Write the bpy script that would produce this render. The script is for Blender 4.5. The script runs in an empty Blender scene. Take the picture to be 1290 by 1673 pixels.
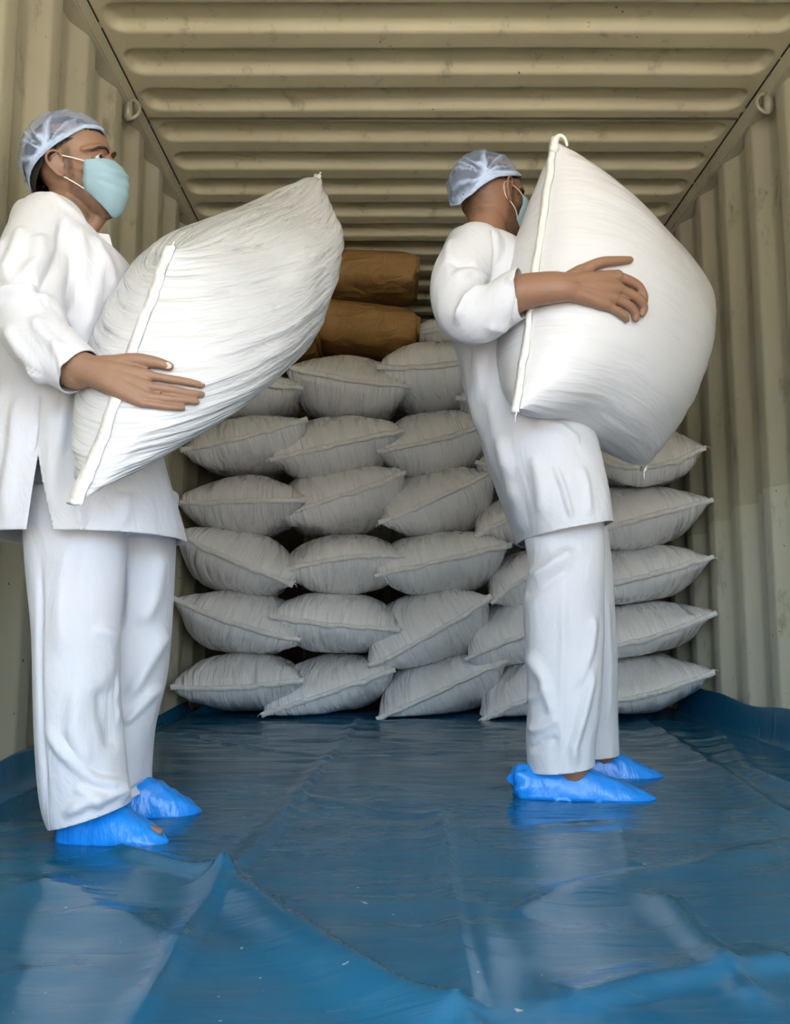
import bpy, bmesh, math, random
import numpy as np
from mathutils import Vector, Matrix
from mathutils.bvhtree import BVHTree

# ------------------------------------------------------------------ camera, sky, sun, exposure
SC = bpy.context.scene
COL = SC.collection
FPX, CX, CY, PITCH, CAMH = 1400.0, 645.0, 836.5, math.radians(6.8), 0.463
cam_d = bpy.data.cameras.new('camera')
cam_d.sensor_fit = 'AUTO'; cam_d.sensor_width = 36.0
cam_d.lens = FPX / 1673.0 * 36.0
cam_d.clip_start = 0.02
cam = bpy.data.objects.new('camera', cam_d); COL.objects.link(cam)
cam.location = (0, 0, CAMH); cam.rotation_euler = (math.pi / 2 + PITCH, 0, 0)
SC.camera = cam

W = bpy.data.worlds.new('sky'); SC.world = W; W.use_nodes = True
wn = W.node_tree.nodes; wl = W.node_tree.links
wn.clear()
wo = wn.new('ShaderNodeOutputWorld'); wb = wn.new('ShaderNodeBackground'); ws = wn.new('ShaderNodeTexSky')
ws.sky_type = 'NISHITA'; ws.sun_disc = False
ws.sun_elevation = math.radians(52); ws.sun_rotation = math.radians(70)
ws.air_density = 1.0; ws.dust_density = 3.0; ws.ozone_density = 1.0
wb.inputs[1].default_value = 0.62
wl.new(ws.outputs[0], wb.inputs[0]); wl.new(wb.outputs[0], wo.inputs[0])

sun_d = bpy.data.lights.new('sun', 'SUN'); sun_d.energy = 7.0; sun_d.angle = math.radians(0.6); sun_d.color = (1.0, .96, .90)
sun = bpy.data.objects.new('sun', sun_d); COL.objects.link(sun)
sdir = Vector((0.85, 0.45, 1.25)).normalized()      # towards the sun: beyond the container, so no beam enters the door
sun.rotation_euler = sdir.to_track_quat('Z', 'Y').to_euler(); sun.location = (6, 4, 9)
# the open door: a portal only guides the sampling of the sky light, it gives off no light itself
pd = bpy.data.lights.new('door_portal', 'AREA'); pd.shape = 'RECTANGLE'; pd.size = 2.6; pd.size_y = 2.6
pd.cycles.is_portal = True
po = bpy.data.objects.new('door_portal', pd); COL.objects.link(po)
po.location = (0.19, -2.87, 1.2); po.rotation_euler = (math.pi / 2, 0, 0)

SC.view_settings.view_transform = 'Standard'; SC.view_settings.look = 'None'
SC.view_settings.gamma = 1.0; SC.view_settings.use_curve_mapping = False
SC.view_settings.exposure = 1.88
SC.cycles.use_denoising = True
SC.cycles.use_adaptive_sampling = True; SC.cycles.adaptive_threshold = .05
SC.cycles.caustics_reflective = False; SC.cycles.caustics_refractive = False
SC.cycles.max_bounces = 7; SC.cycles.diffuse_bounces = 4; SC.cycles.glossy_bounces = 3; SC.cycles.transparent_max_bounces = 12

# ------------------------------------------------------------------ helpers
cp, sp = math.cos(PITCH), math.sin(PITCH)
def P(u, v, Y):
    """world point on the plane y = Y along the line of sight of photo position (u, v)"""
    a = (u - CX) / FPX; b = -(v - CY) / FPX
    d = np.array([a, cp - b * sp, sp + b * cp])
    k = Y / d[1]
    return np.array([d[0] * k, Y, CAMH + d[2] * k])
def PZ(u, v, Z):
    a = (u - CX) / FPX; b = -(v - CY) / FPX
    d = np.array([a, cp - b * sp, sp + b * cp]); k = (Z - CAMH) / d[2]
    return np.array([d[0] * k, d[1] * k, Z])
def ray(u, v):
    a = (u - CX) / FPX; b = -(v - CY) / FPX
    return Vector((a, cp - b * sp, sp + b * cp)).normalized()
def nrm(a):
    a = np.asarray(a, float); return a / (np.linalg.norm(a, axis=-1, keepdims=True) + 1e-12)
def sstep(a, b, x):
    t = np.clip((np.asarray(x, float) - a) / (b - a), 0, 1); return t * t * (3 - 2 * t)

def _hash(i, j, k, seed):
    h = (i * 374761393 + j * 668265263 + k * 2147483647 + seed * 974634777) & 0xFFFFFFFF
    h = ((h ^ (h >> 13)) * 1274126177) & 0xFFFFFFFF
    return ((h ^ (h >> 16)) & 0xFFFF) / 65535.0
def vnoise(x, y, z=0.0, seed=0):
    """smooth value noise in -1..1"""
    x, y, z = np.broadcast_arrays(np.asarray(x, float), np.asarray(y, float), np.asarray(z, float))
    xi, yi, zi = np.floor(x).astype(np.int64), np.floor(y).astype(np.int64), np.floor(z).astype(np.int64)
    fx, fy, fz = x - xi, y - yi, z - zi
    fx, fy, fz = [f * f * (3 - 2 * f) for f in (fx, fy, fz)]
    r = 0
    for dx in (0, 1):
        for dy in (0, 1):
            for dz in (0, 1):
                w = (fx if dx else 1 - fx) * (fy if dy else 1 - fy) * (fz if dz else 1 - fz)
                r = r + w * _hash(xi + dx, yi + dy, zi + dz, seed)
    return r * 2 - 1

def link(name, me, mats=None, parent=None, smooth=True, kind=None):
    o = bpy.data.objects.new(name, me); COL.objects.link(o)
    if mats is not None and len(me.materials) == 0:
        for m in (mats if isinstance(mats, (list, tuple)) else [mats]): me.materials.append(m)
    if smooth: me.polygons.foreach_set('use_smooth', np.ones(len(me.polygons), bool))
    if parent is not None: o.parent = parent
    if kind: o['kind'] = kind
    return o
def mesh(name, verts, faces, uv=None):
    me = bpy.data.meshes.new(name)
    me.from_pydata([tuple(map(float, v)) for v in verts], [], [tuple(map(int, f)) for f in faces])
    if uv is not None:
        l = me.uv_layers.new(name='UVMap')
        idx = np.empty(len(me.loops), int); me.loops.foreach_get('vertex_index', idx)
        l.data.foreach_set('uv', np.asarray(uv, np.float32)[idx].ravel())
    me.update(); return me
def tag(o, label, cat, group=None):
    o['label'] = label; o['category'] = cat
    if group: o['group'] = group
    return o
def empty(name, loc):
    o = bpy.data.objects.new(name, None); COL.objects.link(o); o.location = tuple(loc); o.empty_display_size = .05
    return o
def grid_faces(n, m, wrap=False):
    """n rows of m points; wrap joins the last column to the first"""
    f = []
    mm = m if wrap else m - 1
    for i in range(n - 1):
        for j in range(mm):
            a = i * m + j; b = i * m + (j + 1) % m
            f.append((a, b, b + m, a + m))
    return f
def box_vf(x0, x1, y0, y1, z0, z1):
    v = [(x, y, z) for z in (z0, z1) for y in (y0, y1) for x in (x0, x1)]
    f = [(0, 2, 3, 1), (4, 5, 7, 6), (0, 1, 5, 4), (2, 6, 7, 3), (0, 4, 6, 2), (1, 3, 7, 5)]
    return v, f
def joinvf(parts):
    V, F = [], []
    for v, f in parts:
        o = len(V); V += [tuple(p) for p in v]; F += [tuple(i + o for i in q) for q in f]
    return V, F
def limb(pts, rad, seg=20, sub=6, flat=None, up=None):
    """closed tapered tube through the points; flat = (scale along 'up' axis per point)"""
    pts = np.asarray(pts, float); n = len(pts)
    rad = np.asarray(rad, float); flat = np.ones(n) if flat is None else np.asarray(flat, float)
    tt = np.linspace(0, n - 1, (n - 1) * sub + 1)
    def cr(a):
        a = np.asarray(a, float); out = []
        for t in tt:
            i = min(int(t), n - 2); f = t - i
            p0, p1, p2, p3 = a[max(i - 1, 0)], a[i], a[i + 1], a[min(i + 2, n - 1)]
            out.append(.5 * ((2 * p1) + (p2 - p0) * f + (2 * p0 - 5 * p1 + 4 * p2 - p3) * f * f + (3 * p1 - p0 - 3 * p2 + p3) * f ** 3))
        return np.array(out)
    p = cr(pts); r = np.interp(tt, np.arange(n), rad); fl = np.interp(tt, np.arange(n), flat)
    tan = nrm(np.gradient(p, axis=0))
    u = np.array(up if up is not None else (0.13, -1, .21), float)
    V = []
    # rounded ends
    caps = [(-.95, .3), (-.7, .71), (-.35, .94)]
    def ring(c, t, rr, f):
        s = nrm(np.cross(t, u)); w = nrm(np.cross(s, t))
        a = np.linspace(0, 2 * math.pi, seg, endpoint=False)
        return c + rr * (np.cos(a)[:, None] * s + np.sin(a)[:, None] * w * f)
    rows = []
    for o, k in caps: rows.append(ring(p[0] + tan[0] * o * r[0], tan[0], r[0] * k, fl[0]))
    for i in range(len(p)): rows.append(ring(p[i], tan[i], r[i], fl[i]))
    for o, k in reversed(caps): rows.append(ring(p[-1] - tan[-1] * o * r[-1], tan[-1], r[-1] * k, fl[-1]))
    V = np.concatenate(rows); F = grid_faces(len(rows), seg, True)
    F = [(d, c, b, a) for a, b, c, d in F]
    F.append(tuple(range(seg))); F.append(tuple(reversed(range(len(V) - seg, len(V)))))
    return V, F
def ellipsoid(c, r, M=None, n=16, m=24):
    V, F = [], []
    for i in range(1, n):
        a = math.pi * i / n
        for j in range(m):
            b = 2 * math.pi * j / m
            V.append((r[0] * math.sin(a) * math.cos(b), r[1] * math.sin(a) * math.sin(b), r[2] * math.cos(a)))
    V.append((0, 0, r[2])); V.append((0, 0, -r[2])); T = len(V) - 2
    V = np.array(V)
    if M is not None: V = V @ np.asarray(M).T
    V = V + np.asarray(c, float)
    for i in range(n - 2):
        for j in range(m):
            a, b = i * m + j, i * m + (j + 1) % m
            F.append((a, a + m, b + m, b))
    for j in range(m):
        F.append((T, j, (j + 1) % m)); F.append((T + 1, (n - 2) * m + (j + 1) % m, (n - 2) * m + j))
    return V, F
def rings_loft(rows, closed=True):
    V = np.concatenate(rows); m = len(rows[0]); F = grid_faces(len(rows), m, True)
    if closed:
        F.append(tuple(reversed(range(m)))); F.append(tuple(range(len(V) - m, len(V))))
    return V, F
def fix_normals(me):
    bm = bmesh.new(); bm.from_mesh(me); bmesh.ops.recalc_face_normals(bm, faces=bm.faces[:]); bm.to_mesh(me); bm.free()
def remesh_union(parts, voxel, name='tmp', adapt=0.0):
    V, F = joinvf(parts); me = mesh(name, V, F); 
    bm = bmesh.new(); bm.from_mesh(me)
    bmesh.ops.recalc_face_normals(bm, faces=bm.faces[:]); bm.to_mesh(me); bm.free()
    o = bpy.data.objects.new(name, me); COL.objects.link(o)
    md = o.modifiers.new('r', 'REMESH'); md.mode = 'VOXEL'; md.voxel_size = voxel; md.adaptivity = adapt
    dg = bpy.context.evaluated_depsgraph_get(); dg.update()
    out = bpy.data.meshes.new_from_object(o.evaluated_get(dg))
    bpy.data.objects.remove(o); bpy.data.meshes.remove(me)
    out.name = name
    return out
def getv(me):
    a = np.empty(len(me.vertices) * 3, np.float32); me.vertices.foreach_get('co', a); return a.reshape(-1, 3).astype(float)
def setv(me, v):
    me.vertices.foreach_set('co', np.asarray(v, np.float32).ravel()); me.update()
def getn(me):
    a = np.empty(len(me.vertices) * 3, np.float32); me.vertex_normals.foreach_get('vector', a); return a.reshape(-1, 3).astype(float)
def smooth_mesh(me, it, lam=.5, mask=None):
    e = np.empty(len(me.edges) * 2, np.int32); me.edges.foreach_get('vertices', e); e = e.reshape(-1, 2)
    v = getv(me); n = len(v)
    i = np.concatenate([e[:, 0], e[:, 1]]); j = np.concatenate([e[:, 1], e[:, 0]])
    deg = np.maximum(np.bincount(i, minlength=n), 1)
    for _ in range(it):
        m = np.stack([np.bincount(i, v[j, k], minlength=n) for k in range(3)], 1) / deg[:, None]
        d = lam * (m - v)
        if mask is not None: d *= mask[:, None]
        v = v + d
    setv(me, v)
def attr(me, name, vals):
    a = me.color_attributes.new(name, 'FLOAT_COLOR', 'POINT')
    c = np.ones((len(me.vertices), 4), np.float32); vals = np.asarray(vals, np.float32)
    if vals.ndim == 1: c[:, :3] = vals[:, None]
    else: c[:, :3] = vals
    a.data.foreach_set('color', c.ravel())

# ------------------------------------------------------------------ materials
class Mat:
    def __init__(s, name, col=(.8, .8, .8), rough=.5, spec=.5, metal=0.0):
        s.m = bpy.data.materials.new(name); s.m.use_nodes = True
        s.t = s.m.node_tree; s.n = s.t.nodes; s.l = s.t.links
        s.b = s.n['Principled BSDF']
        s.set('Base Color', (*col, 1)); s.set('Roughness', rough); s.set('Specular IOR Level', spec); s.set('Metallic', metal)
    def set(s, k, v): s.b.inputs[k].default_value = v
    def node(s, t, **kw):
        n = s.n.new(t)
        for k, v in kw.items():
            if k.startswith('_'): n.inputs[k[1:]].default_value = v
            else: setattr(n, k, v)
        return n
    def coord(s, kind='Object', scale=(1, 1, 1), rot=(0, 0, 0)):
        c = s.node('ShaderNodeTexCoord'); m = s.node('ShaderNodeMapping')
        m.inputs['Scale'].default_value = scale; m.inputs['Rotation'].default_value = rot
        s.l.new(c.outputs[kind], m.inputs[0]); return m.outputs[0]
    def noise(s, vec, scale=5, detail=3, rough=.5, dist=0):
        n = s.node('ShaderNodeTexNoise'); n.inputs['Scale'].default_value = scale; n.inputs['Detail'].default_value = detail
        n.inputs['Roughness'].default_value = rough; n.inputs['Distortion'].default_value = dist
        s.l.new(vec, n.inputs['Vector']); return n.outputs['Fac']
    def ramp(s, fac, stops):
        r = s.node('ShaderNodeValToRGB'); e = r.color_ramp.elements
        while len(e) < len(stops): e.new(.5)
        for el, (p, c) in zip(e, stops):
            el.position = p; el.color = (*c, 1) if hasattr(c, '__len__') else (c, c, c, 1)
        s.l.new(fac, r.inputs[0]); return r.outputs[0]
    def math(s, op, a, b=None, clamp=False):
        n = s.node('ShaderNodeMath', operation=op, use_clamp=clamp)
        for i, x in enumerate((a, b)):
            if x is None: continue
            if isinstance(x, (int, float)): n.inputs[i].default_value = x
            else: s.l.new(x, n.inputs[i])
        return n.outputs[0]
    def mix(s, fac, a, b, blend='MIX'):
        n = s.node('ShaderNodeMix', data_type='RGBA', blend_type=blend)
        for i, x in ((0, fac), (6, a), (7, b)):
            if isinstance(x, (int, float)): n.inputs[i].default_value = x
            elif isinstance(x, tuple): n.inputs[i].default_value = (*x, 1)
            else: s.l.new(x, n.inputs[i])
        return n.outputs[2]
    def attr(s, name):
        a = s.node('ShaderNodeAttribute'); a.attribute_name = name; return a.outputs['Color']
    def sep(s, v):
        n = s.node('ShaderNodeSeparateXYZ'); s.l.new(v, n.inputs[0]); return n.outputs
    def col(s, x): s.l.new(x, s.b.inputs['Base Color'])
    def rough(s, x): s.l.new(x, s.b.inputs['Roughness'])
    def bump(s, h, strength=.3, dist=.01):
        n = s.node('ShaderNodeBump'); n.inputs['Strength'].default_value = strength; n.inputs['Distance'].default_value = dist
        prev = s.b.inputs['Normal'].links
        if prev: s.l.new(prev[0].from_socket, n.inputs['Normal'])
        s.l.new(h, n.inputs['Height']); s.l.new(n.outputs[0], s.b.inputs['Normal'])

def paint_mat(name, base, dark, lowpatch=False):
    m = Mat(name, base, .5, .4)
    o = m.coord('Object')
    n1 = m.noise(m.coord('Object', (1, 1, .35)), 2.2, 5, .6)
    c = m.mix(m.ramp(n1, [(.35, 0), (.7, 1)]), dark, base)
    if lowpatch:            # touched-up paint on the lower half of the sheet, its upper edge stepping from rib to rib
        xyz = m.sep(o)
        stp = m.math('MULTIPLY', m.math('FLOOR', m.math('DIVIDE', m.math('ADD', xyz[1], .06), .277)), .277)
        hz = m.math('ADD', .855, m.math('MULTIPLY', m.math('SUBTRACT', 3.6, stp), .12))
        msk = m.math('LESS_THAN', xyz[2], hz)
        c = m.mix(m.math('MULTIPLY', msk, .75), c, (min(base[0] * 1.14, 1), min(base[1] * 1.18, 1), min(base[2] * 1.3, 1)))
    n2 = m.noise(m.coord('Object', (1, 1, .5)), 9, 6, .7)
    c = m.mix(m.ramp(n2, [(.30, .55), (.42, 0)]), c, (.16, .14, .09))
    v = m.noise(o, 46, 2, .5)
    c = m.mix(m.ramp(v, [(.745, 0), (.765, .85)]), c, (.06, .045, .03))
    m.col(c); m.bump(m.noise(o, 60, 3), .08, .002)
    return m.m
M_WALL = paint_mat('container_paint', (.56, .52, .375), (.46, .425, .30))
m = Mat('joint_sealant', (.05, .042, .03), .7); M_JOINT = m.m
M_WALLR = paint_mat('container_paint_touched_up', (.52, .485, .345), (.42, .39, .275), True)
M_CEIL = paint_mat('ceiling_paint', (.70, .635, .42), (.61, .55, .36))
m = Mat('plywood', (.16, .09, .045), .6); m.col(m.ramp(m.noise(m.coord('Object', (1, 12, 1)), 6, 4), [(.3, (.10, .055, .03)), (.7, (.22, .13, .07))])); M_PLY = m.m
m = Mat('yard_ground', (.42, .36, .27), .9); m.col(m.ramp(m.noise(m.coord('Object'), .8, 6), [(.3, (.44, .41, .36)), (.7, (.57, .54, .48))])); M_GROUND = m.m

def tarp_mat():
    m = Mat('blue_tarpaulin', (.012, .10, .26), .22, .5)
    o = m.coord('Object')
    n = m.noise(o, 1.7, 4); n2 = m.noise(m.coord('Object', (1.2, 7, 1)), 6, 5, .65)
    c = m.ramp(n, [(.3, (.008, .095, .19)), (.7, (.014, .14, .265))])
    c = m.mix(m.ramp(n2, [(.5, 0), (.8, .35)]), c, (.07, .17, .27))
    sp_ = m.noise(o, 55, 2)
    c = m.mix(m.ramp(sp_, [(.765, 0), (.785, .7)]), c, (.45, .5, .52))
    m.col(c)
    m.rough(m.ramp(m.noise(m.coord('Object', (1, 3, 1)), 5, 4), [(.3, .10), (.75, .28)]))
    m.bump(m.noise(m.coord('Object', (1.5, 6, 1)), 3.5, 3, .5, .8), .22, .010)
    m.bump(m.noise(o, 30, 3, .6), .04, .004)
    return m.m
M_TARP = tarp_mat()

def sack_mat(name, col, col2, rough, b1, b2):
    m = Mat(name, col, rough, .45)
    uv = m.coord('UV', (1, 1, 1))
    wr = m.noise(m.coord('UV', (52, 7, 1)), 1, 3, .55, .4)
    wr2 = m.noise(m.coord('UV', (17, 3.2, 1)), 1, 2, .5, .5)
    m.bump(wr2, b2, .035); m.bump(wr, b1, .018)
    n = m.noise(m.coord('Object'), 5, 4)
    c = m.mix(m.ramp(n, [(.35, 0), (.75, 1)]), col, col2)
    oi = m.node('ShaderNodeObjectInfo')
    c = m.mix(.16, c, m.ramp(oi.outputs['Random'], [(0, (.58, .54, .52)), (1, (.88, .88, .88))]))
    m.col(c)
    m.rough(m.ramp(m.noise(m.coord('UV', (40, 6, 1)), 1, 3), [(.3, rough - .1), (.7, rough + .12)]))
    return m.m
M_SACK = sack_mat('stacked_woven_sack', (.88, .86, .845), (.82, .80, .785), .29, .8, .7)  # colour lightened to make up for the weak light at the stack
M_HELD = sack_mat('white_woven_sack', (.60, .60, .60), (.55, .55, .55), .33, .55, .38)  # both carried sacks: same white, colour darkened against the stronger light up front
M_HELD2 = sack_mat('smooth_white_woven_sack', (.74, .74, .75), (.70, .70, .71), .38, .18, .16)
m = Mat('hem_tape', (.74, .71, .66), .6, .3)
uvw = m.coord('UV', (1, 1, 1))
wv = m.node('ShaderNodeTexWave'); wv.inputs['Scale'].default_value = 28; wv.inputs['Distortion'].default_value = 1.5
m.l.new(uvw, wv.inputs['Vector'])
m.bump(wv.outputs['Fac'], .3, .003); m.col(m.ramp(m.noise(m.coord('UV', (30, 30, 1)), 1, 3), [(.3, (.74, .71, .67)), (.7, (.86, .83, .79))])); M_HEM = m.m
m = Mat('white_hem_tape', (.86, .85, .8), .55, .3); wv = m.node('ShaderNodeTexWave'); wv.inputs['Scale'].default_value = 24; wv.inputs['Distortion'].default_value = 2.5
m.l.new(m.coord('UV'), wv.inputs['Vector']); m.bump(m.noise(m.coord('UV', (26, 40, 1)), 1, 4), .6, .012); m.bump(wv.outputs['Fac'], .12, .003)
m.col(m.ramp(m.noise(m.coord('UV', (22, 60, 1)), 1, 3), [(.3, (.74, .72, .66)), (.65, (.85, .84, .80))])); M_HEMW = m.m
m = Mat('kraft_paper', (.36, .20, .065), .6, .3)
m.col(m.ramp(m.noise(m.coord('Object'), 7, 5), [(.3, (.30, .165, .05)), (.7, (.42, .24, .08))]))
m.bump(m.noise(m.coord('Object', (1, 1, 1.6)), 7, 3, .5, 1.5), .9, .03); M_KRAFT = m.m
# ------------------------------------------------------------------ the container
XL, XR, ZC = -0.987, 1.360, 2.39
Y0, Y1 = -2.75, 9.30  # unseen open end set far behind the camera to even out the light
def struct(name, vf, mat, parent=None, smooth=False):
    o = link(name, mesh(name, *vf), mat, parent, smooth)
    if parent is None: o['kind'] = 'structure'
    return o
struct('floor', box_vf(XL - .06, XR + .06, Y0 - .05, Y1 + .05, -.10, -.006), M_PLY)
g = struct('ground', box_vf(-60, 60, -60, 60, -1.35, -1.25), M_GROUND)
g['label'] = 'sandy yard ground outside the container'
def corrugated(name, xin, sgn, phase, mat):
    per, dep = .277, .038
    prof = [(0, 0), (.070, 0), (.138, dep), (.209, dep)]         # inner face, slope, outer face, slope
    ys, xs = [], []
    k = -1
    while phase + k * per < Y1 + .3:
        for a, d in prof:
            y = phase + k * per + a
            ys.append(min(max(y, Y0 - .02), Y1 + .02)); xs.append(xin + sgn * d)
        k += 1
    zs = [-.08, .0, 1.2, ZC - .075, ZC - .045, ZC + .05]
    # the sheet flattens into the rail along its top edge
    V = []
    for z in zs:
        for x, y in zip(xs, ys): V.append((x, y, z))
    F = grid_faces(len(zs), len(xs))
    if sgn > 0: F = [tuple(reversed(f)) for f in F]
    # a slim bevel keeps the pressed bends soft
    me = mesh(name, V, F)
    bm = bmesh.new(); bm.from_mesh(me)
    es = [e for e in bm.edges if abs(e.verts[0].co.z - e.verts[1].co.z) > .01]
    bmesh.ops.bevel(bm, geom=es, offset=.009, segments=3, affect='EDGES', profile=.5)
    bm.to_mesh(me); bm.free()
    o = link(name, me, mat, None, True); o['kind'] = 'structure'
    return o
corrugated('wall_left', XL, -1, .07, M_WALL)
corrugated('wall_right', XR, 1, .03, M_WALLR)
# far end wall
V, xs = [], []
x = XL - .06; k = 0
while x < XR + .06:
    xs += [(x, 0), (x + .09, 0), (x + .13, .04), (x + .22, .04)]; x += .26
V = [(a, Y1 + d, z) for z in (-.08, ZC + .05) for a, d in xs]
struct('wall_back', (V, grid_faces(2, len(xs))), M_WALL)

# roof: pressed panels with five ribs each, lapped on one another
PW = 5 * .222
def roof_panel_mesh():
    x0, x1 = XL + .005, XR - .005
    xs = np.concatenate([np.linspace(x0, x0 + .16, 22), np.linspace(x0 + .2, x1 - .2, 26), np.linspace(x1 - .16, x1, 22)])
    ys = np.linspace(0, PW, 5 * 26 + 1)
    X, Y = np.meshgrid(xs, ys)
    q = (Y % .222)
    # rounded rectangle recess, near edge steep, far edge a wide soft slope
    cyc, hy, hx, r = .100, .070, (x1 - x0) / 2 - .035, .055
    dx = np.abs(X - (x0 + x1) / 2) - (hx - r); dy = np.abs(q - cyc) - (hy - r)
    sd = np.hypot(np.maximum(dx, 0), np.maximum(dy, 0)) + np.minimum(np.maximum(dx, dy), 0) - r
    wid = np.where(q > cyc, .030, .022)
    Z = .030 * (1 - sstep(-1, 0, sd / wid))
    Z = Z + .004 * vnoise(X * 1.5, Y * 2, 0, 3) * sstep(0, .15, X - x0) * sstep(0, .15, x1 - X)
    V = np.stack([X, Y, Z], -1).reshape(-1, 3)
    F = [tuple(reversed(f)) for f in grid_faces(len(ys), len(xs))]
    n = len(V)
    # lap flange at the far edge
    m_ = len(xs)
    fl = V[-m_:].copy(); fl[:, 2] = -.005; fl2 = fl.copy(); fl2[:, 1] -= .018
    V = np.concatenate([V, fl, fl2])
    for j in range(m_ - 1):
        F.append((n - m_ + j, n + j, n + j + 1, n - m_ + j + 1)); F.append((n + j, n + m_ + j, n + m_ + j + 1, n + j + 1))
    return mesh('roof_panel', V, F)
ceil = struct('ceiling', box_vf(XL - .08, XR + .08, Y0 - .05, Y1 + .06, ZC + .04, ZC + .06), M_CEIL)
rp = roof_panel_mesh()
ROOF0 = 2.627 - .146 - 2 * .222
k = -2
while ROOF0 + k * PW < Y1:
    if ROOF0 + (k + 1) * PW > Y0 - .6:
        o = link('roof_panel', rp, M_CEIL, ceil, True); o.location = (0, ROOF0 + k * PW, ZC)
    k += 1
# top side rails with lashing rings
def rail(name, xin, sgn):
    a, b = sorted((xin - sgn * .017, xin + sgn * .045))
    v1 = box_vf(a, b, Y0 - .04, Y1 + .04, ZC - .074, ZC - .002)
    me = mesh(name, *v1)
    bm = bmesh.new(); bm.from_mesh(me); bmesh.ops.bevel(bm, geom=bm.edges[:], offset=.006, segments=2, affect='EDGES'); bm.to_mesh(me); bm.free()
    o = link(name, me, M_WALL, None, False); o['kind'] = 'structure'
    # a dark caulk line between rail and roof, broken here and there
    rnd = random.Random(5 + int(sgn)); y = Y0
    parts = []
    while y < Y1:
        L = rnd.uniform(.25, .6)
        pts = [(xin - sgn * .018, y + L * t, ZC - .003) for t in (0, .5, 1)]
        parts.append(limb(pts, [.0028] * 3, 8, 3)); y += L + rnd.uniform(.01, .04)
    link('joint_line', mesh('joint_line', *joinvf(parts)), M_JOINT, o)
    return o
rl = rail('trim_1', XL, -1); rr = rail('trim_2', XR, 1)
m = Mat('lashing_steel', (.38, .35, .25), .45, .5, .2); M_LASH = m.m
def lashing(parent, x, y, sgn):
    base = np.array([x, y, ZC - .085])
    pts = [(0, 0, .03), (-.022, -.004, .028), (-.038, -.004, .008), (-.036, -.004, -.02), (-.018, -.004, -.038), (.004, -.002, -.04)]
    pts = [base + np.array([p[0] * sgn, p[1] - .012, p[2]]) for p in pts]
    link('lashing_ring', mesh('lashing_ring', *limb(pts, [.0075] * len(pts), 10, 4)), M_LASH, parent)
    v = box_vf(*sorted((x + sgn * .015, x - sgn * .012)), y - .03, y + .01, ZC - .13, ZC - .05)
    me = mesh('lashing_plate', *v); bm = bmesh.new(); bm.from_mesh(me); bmesh.ops.bevel(bm, geom=bm.edges[:], offset=.005, segments=2, affect='EDGES'); bm.to_mesh(me); bm.free()
    link('lashing_plate', me, M_LASH, parent)
for yy in (2.96, 5.2, .7): lashing(rl, XL + .012, yy, -1)
for yy in (2.92, 5.2, .7): lashing(rr, XR - .012, yy, 1)
# door frame at the open end
fr = struct('trim_3', joinvf([box_vf(XL - .16, XL - .0, Y0 - .16, Y0 - .0, -.15, ZC + .14), box_vf(XR + .0, XR + .16, Y0 - .16, Y0 - .0, -.15, ZC + .14),
                              box_vf(XL, XR, Y0 - .16, Y0, ZC + .0, ZC + .14), box_vf(XL, XR, Y0 - .16, Y0, -.15, -.012)]), M_WALL)
fr['label'] = 'steel door frame at the open end of the container'

# ------------------------------------------------------------------ blue tarpaulin
def polydist(px, py, pts):
    pts = np.asarray(pts, float); best = np.full(px.shape, 1e9); tpos = np.zeros(px.shape); side = np.zeros(px.shape)
    seg = np.hypot(*(pts[1:] - pts[:-1]).T); cum = np.concatenate([[0], np.cumsum(seg)]); tot = cum[-1]
    for i in range(len(pts) - 1):
        a, b = pts[i], pts[i + 1]; d = b - a; L2 = d @ d + 1e-12
        t = np.clip(((px - a[0]) * d[0] + (py - a[1]) * d[1]) / L2, 0, 1)
        qx, qy = a[0] + t * d[0], a[1] + t * d[1]
        dist = np.hypot(px - qx, py - qy); s = np.sign(d[0] * (py - a[1]) - d[1] * (px - a[0]))
        m_ = dist < best
        best = np.where(m_, dist, best); tpos = np.where(m_, (cum[i] + t * seg[i]) / tot, tpos); side = np.where(m_, s, side)
    return best, tpos, side
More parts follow.
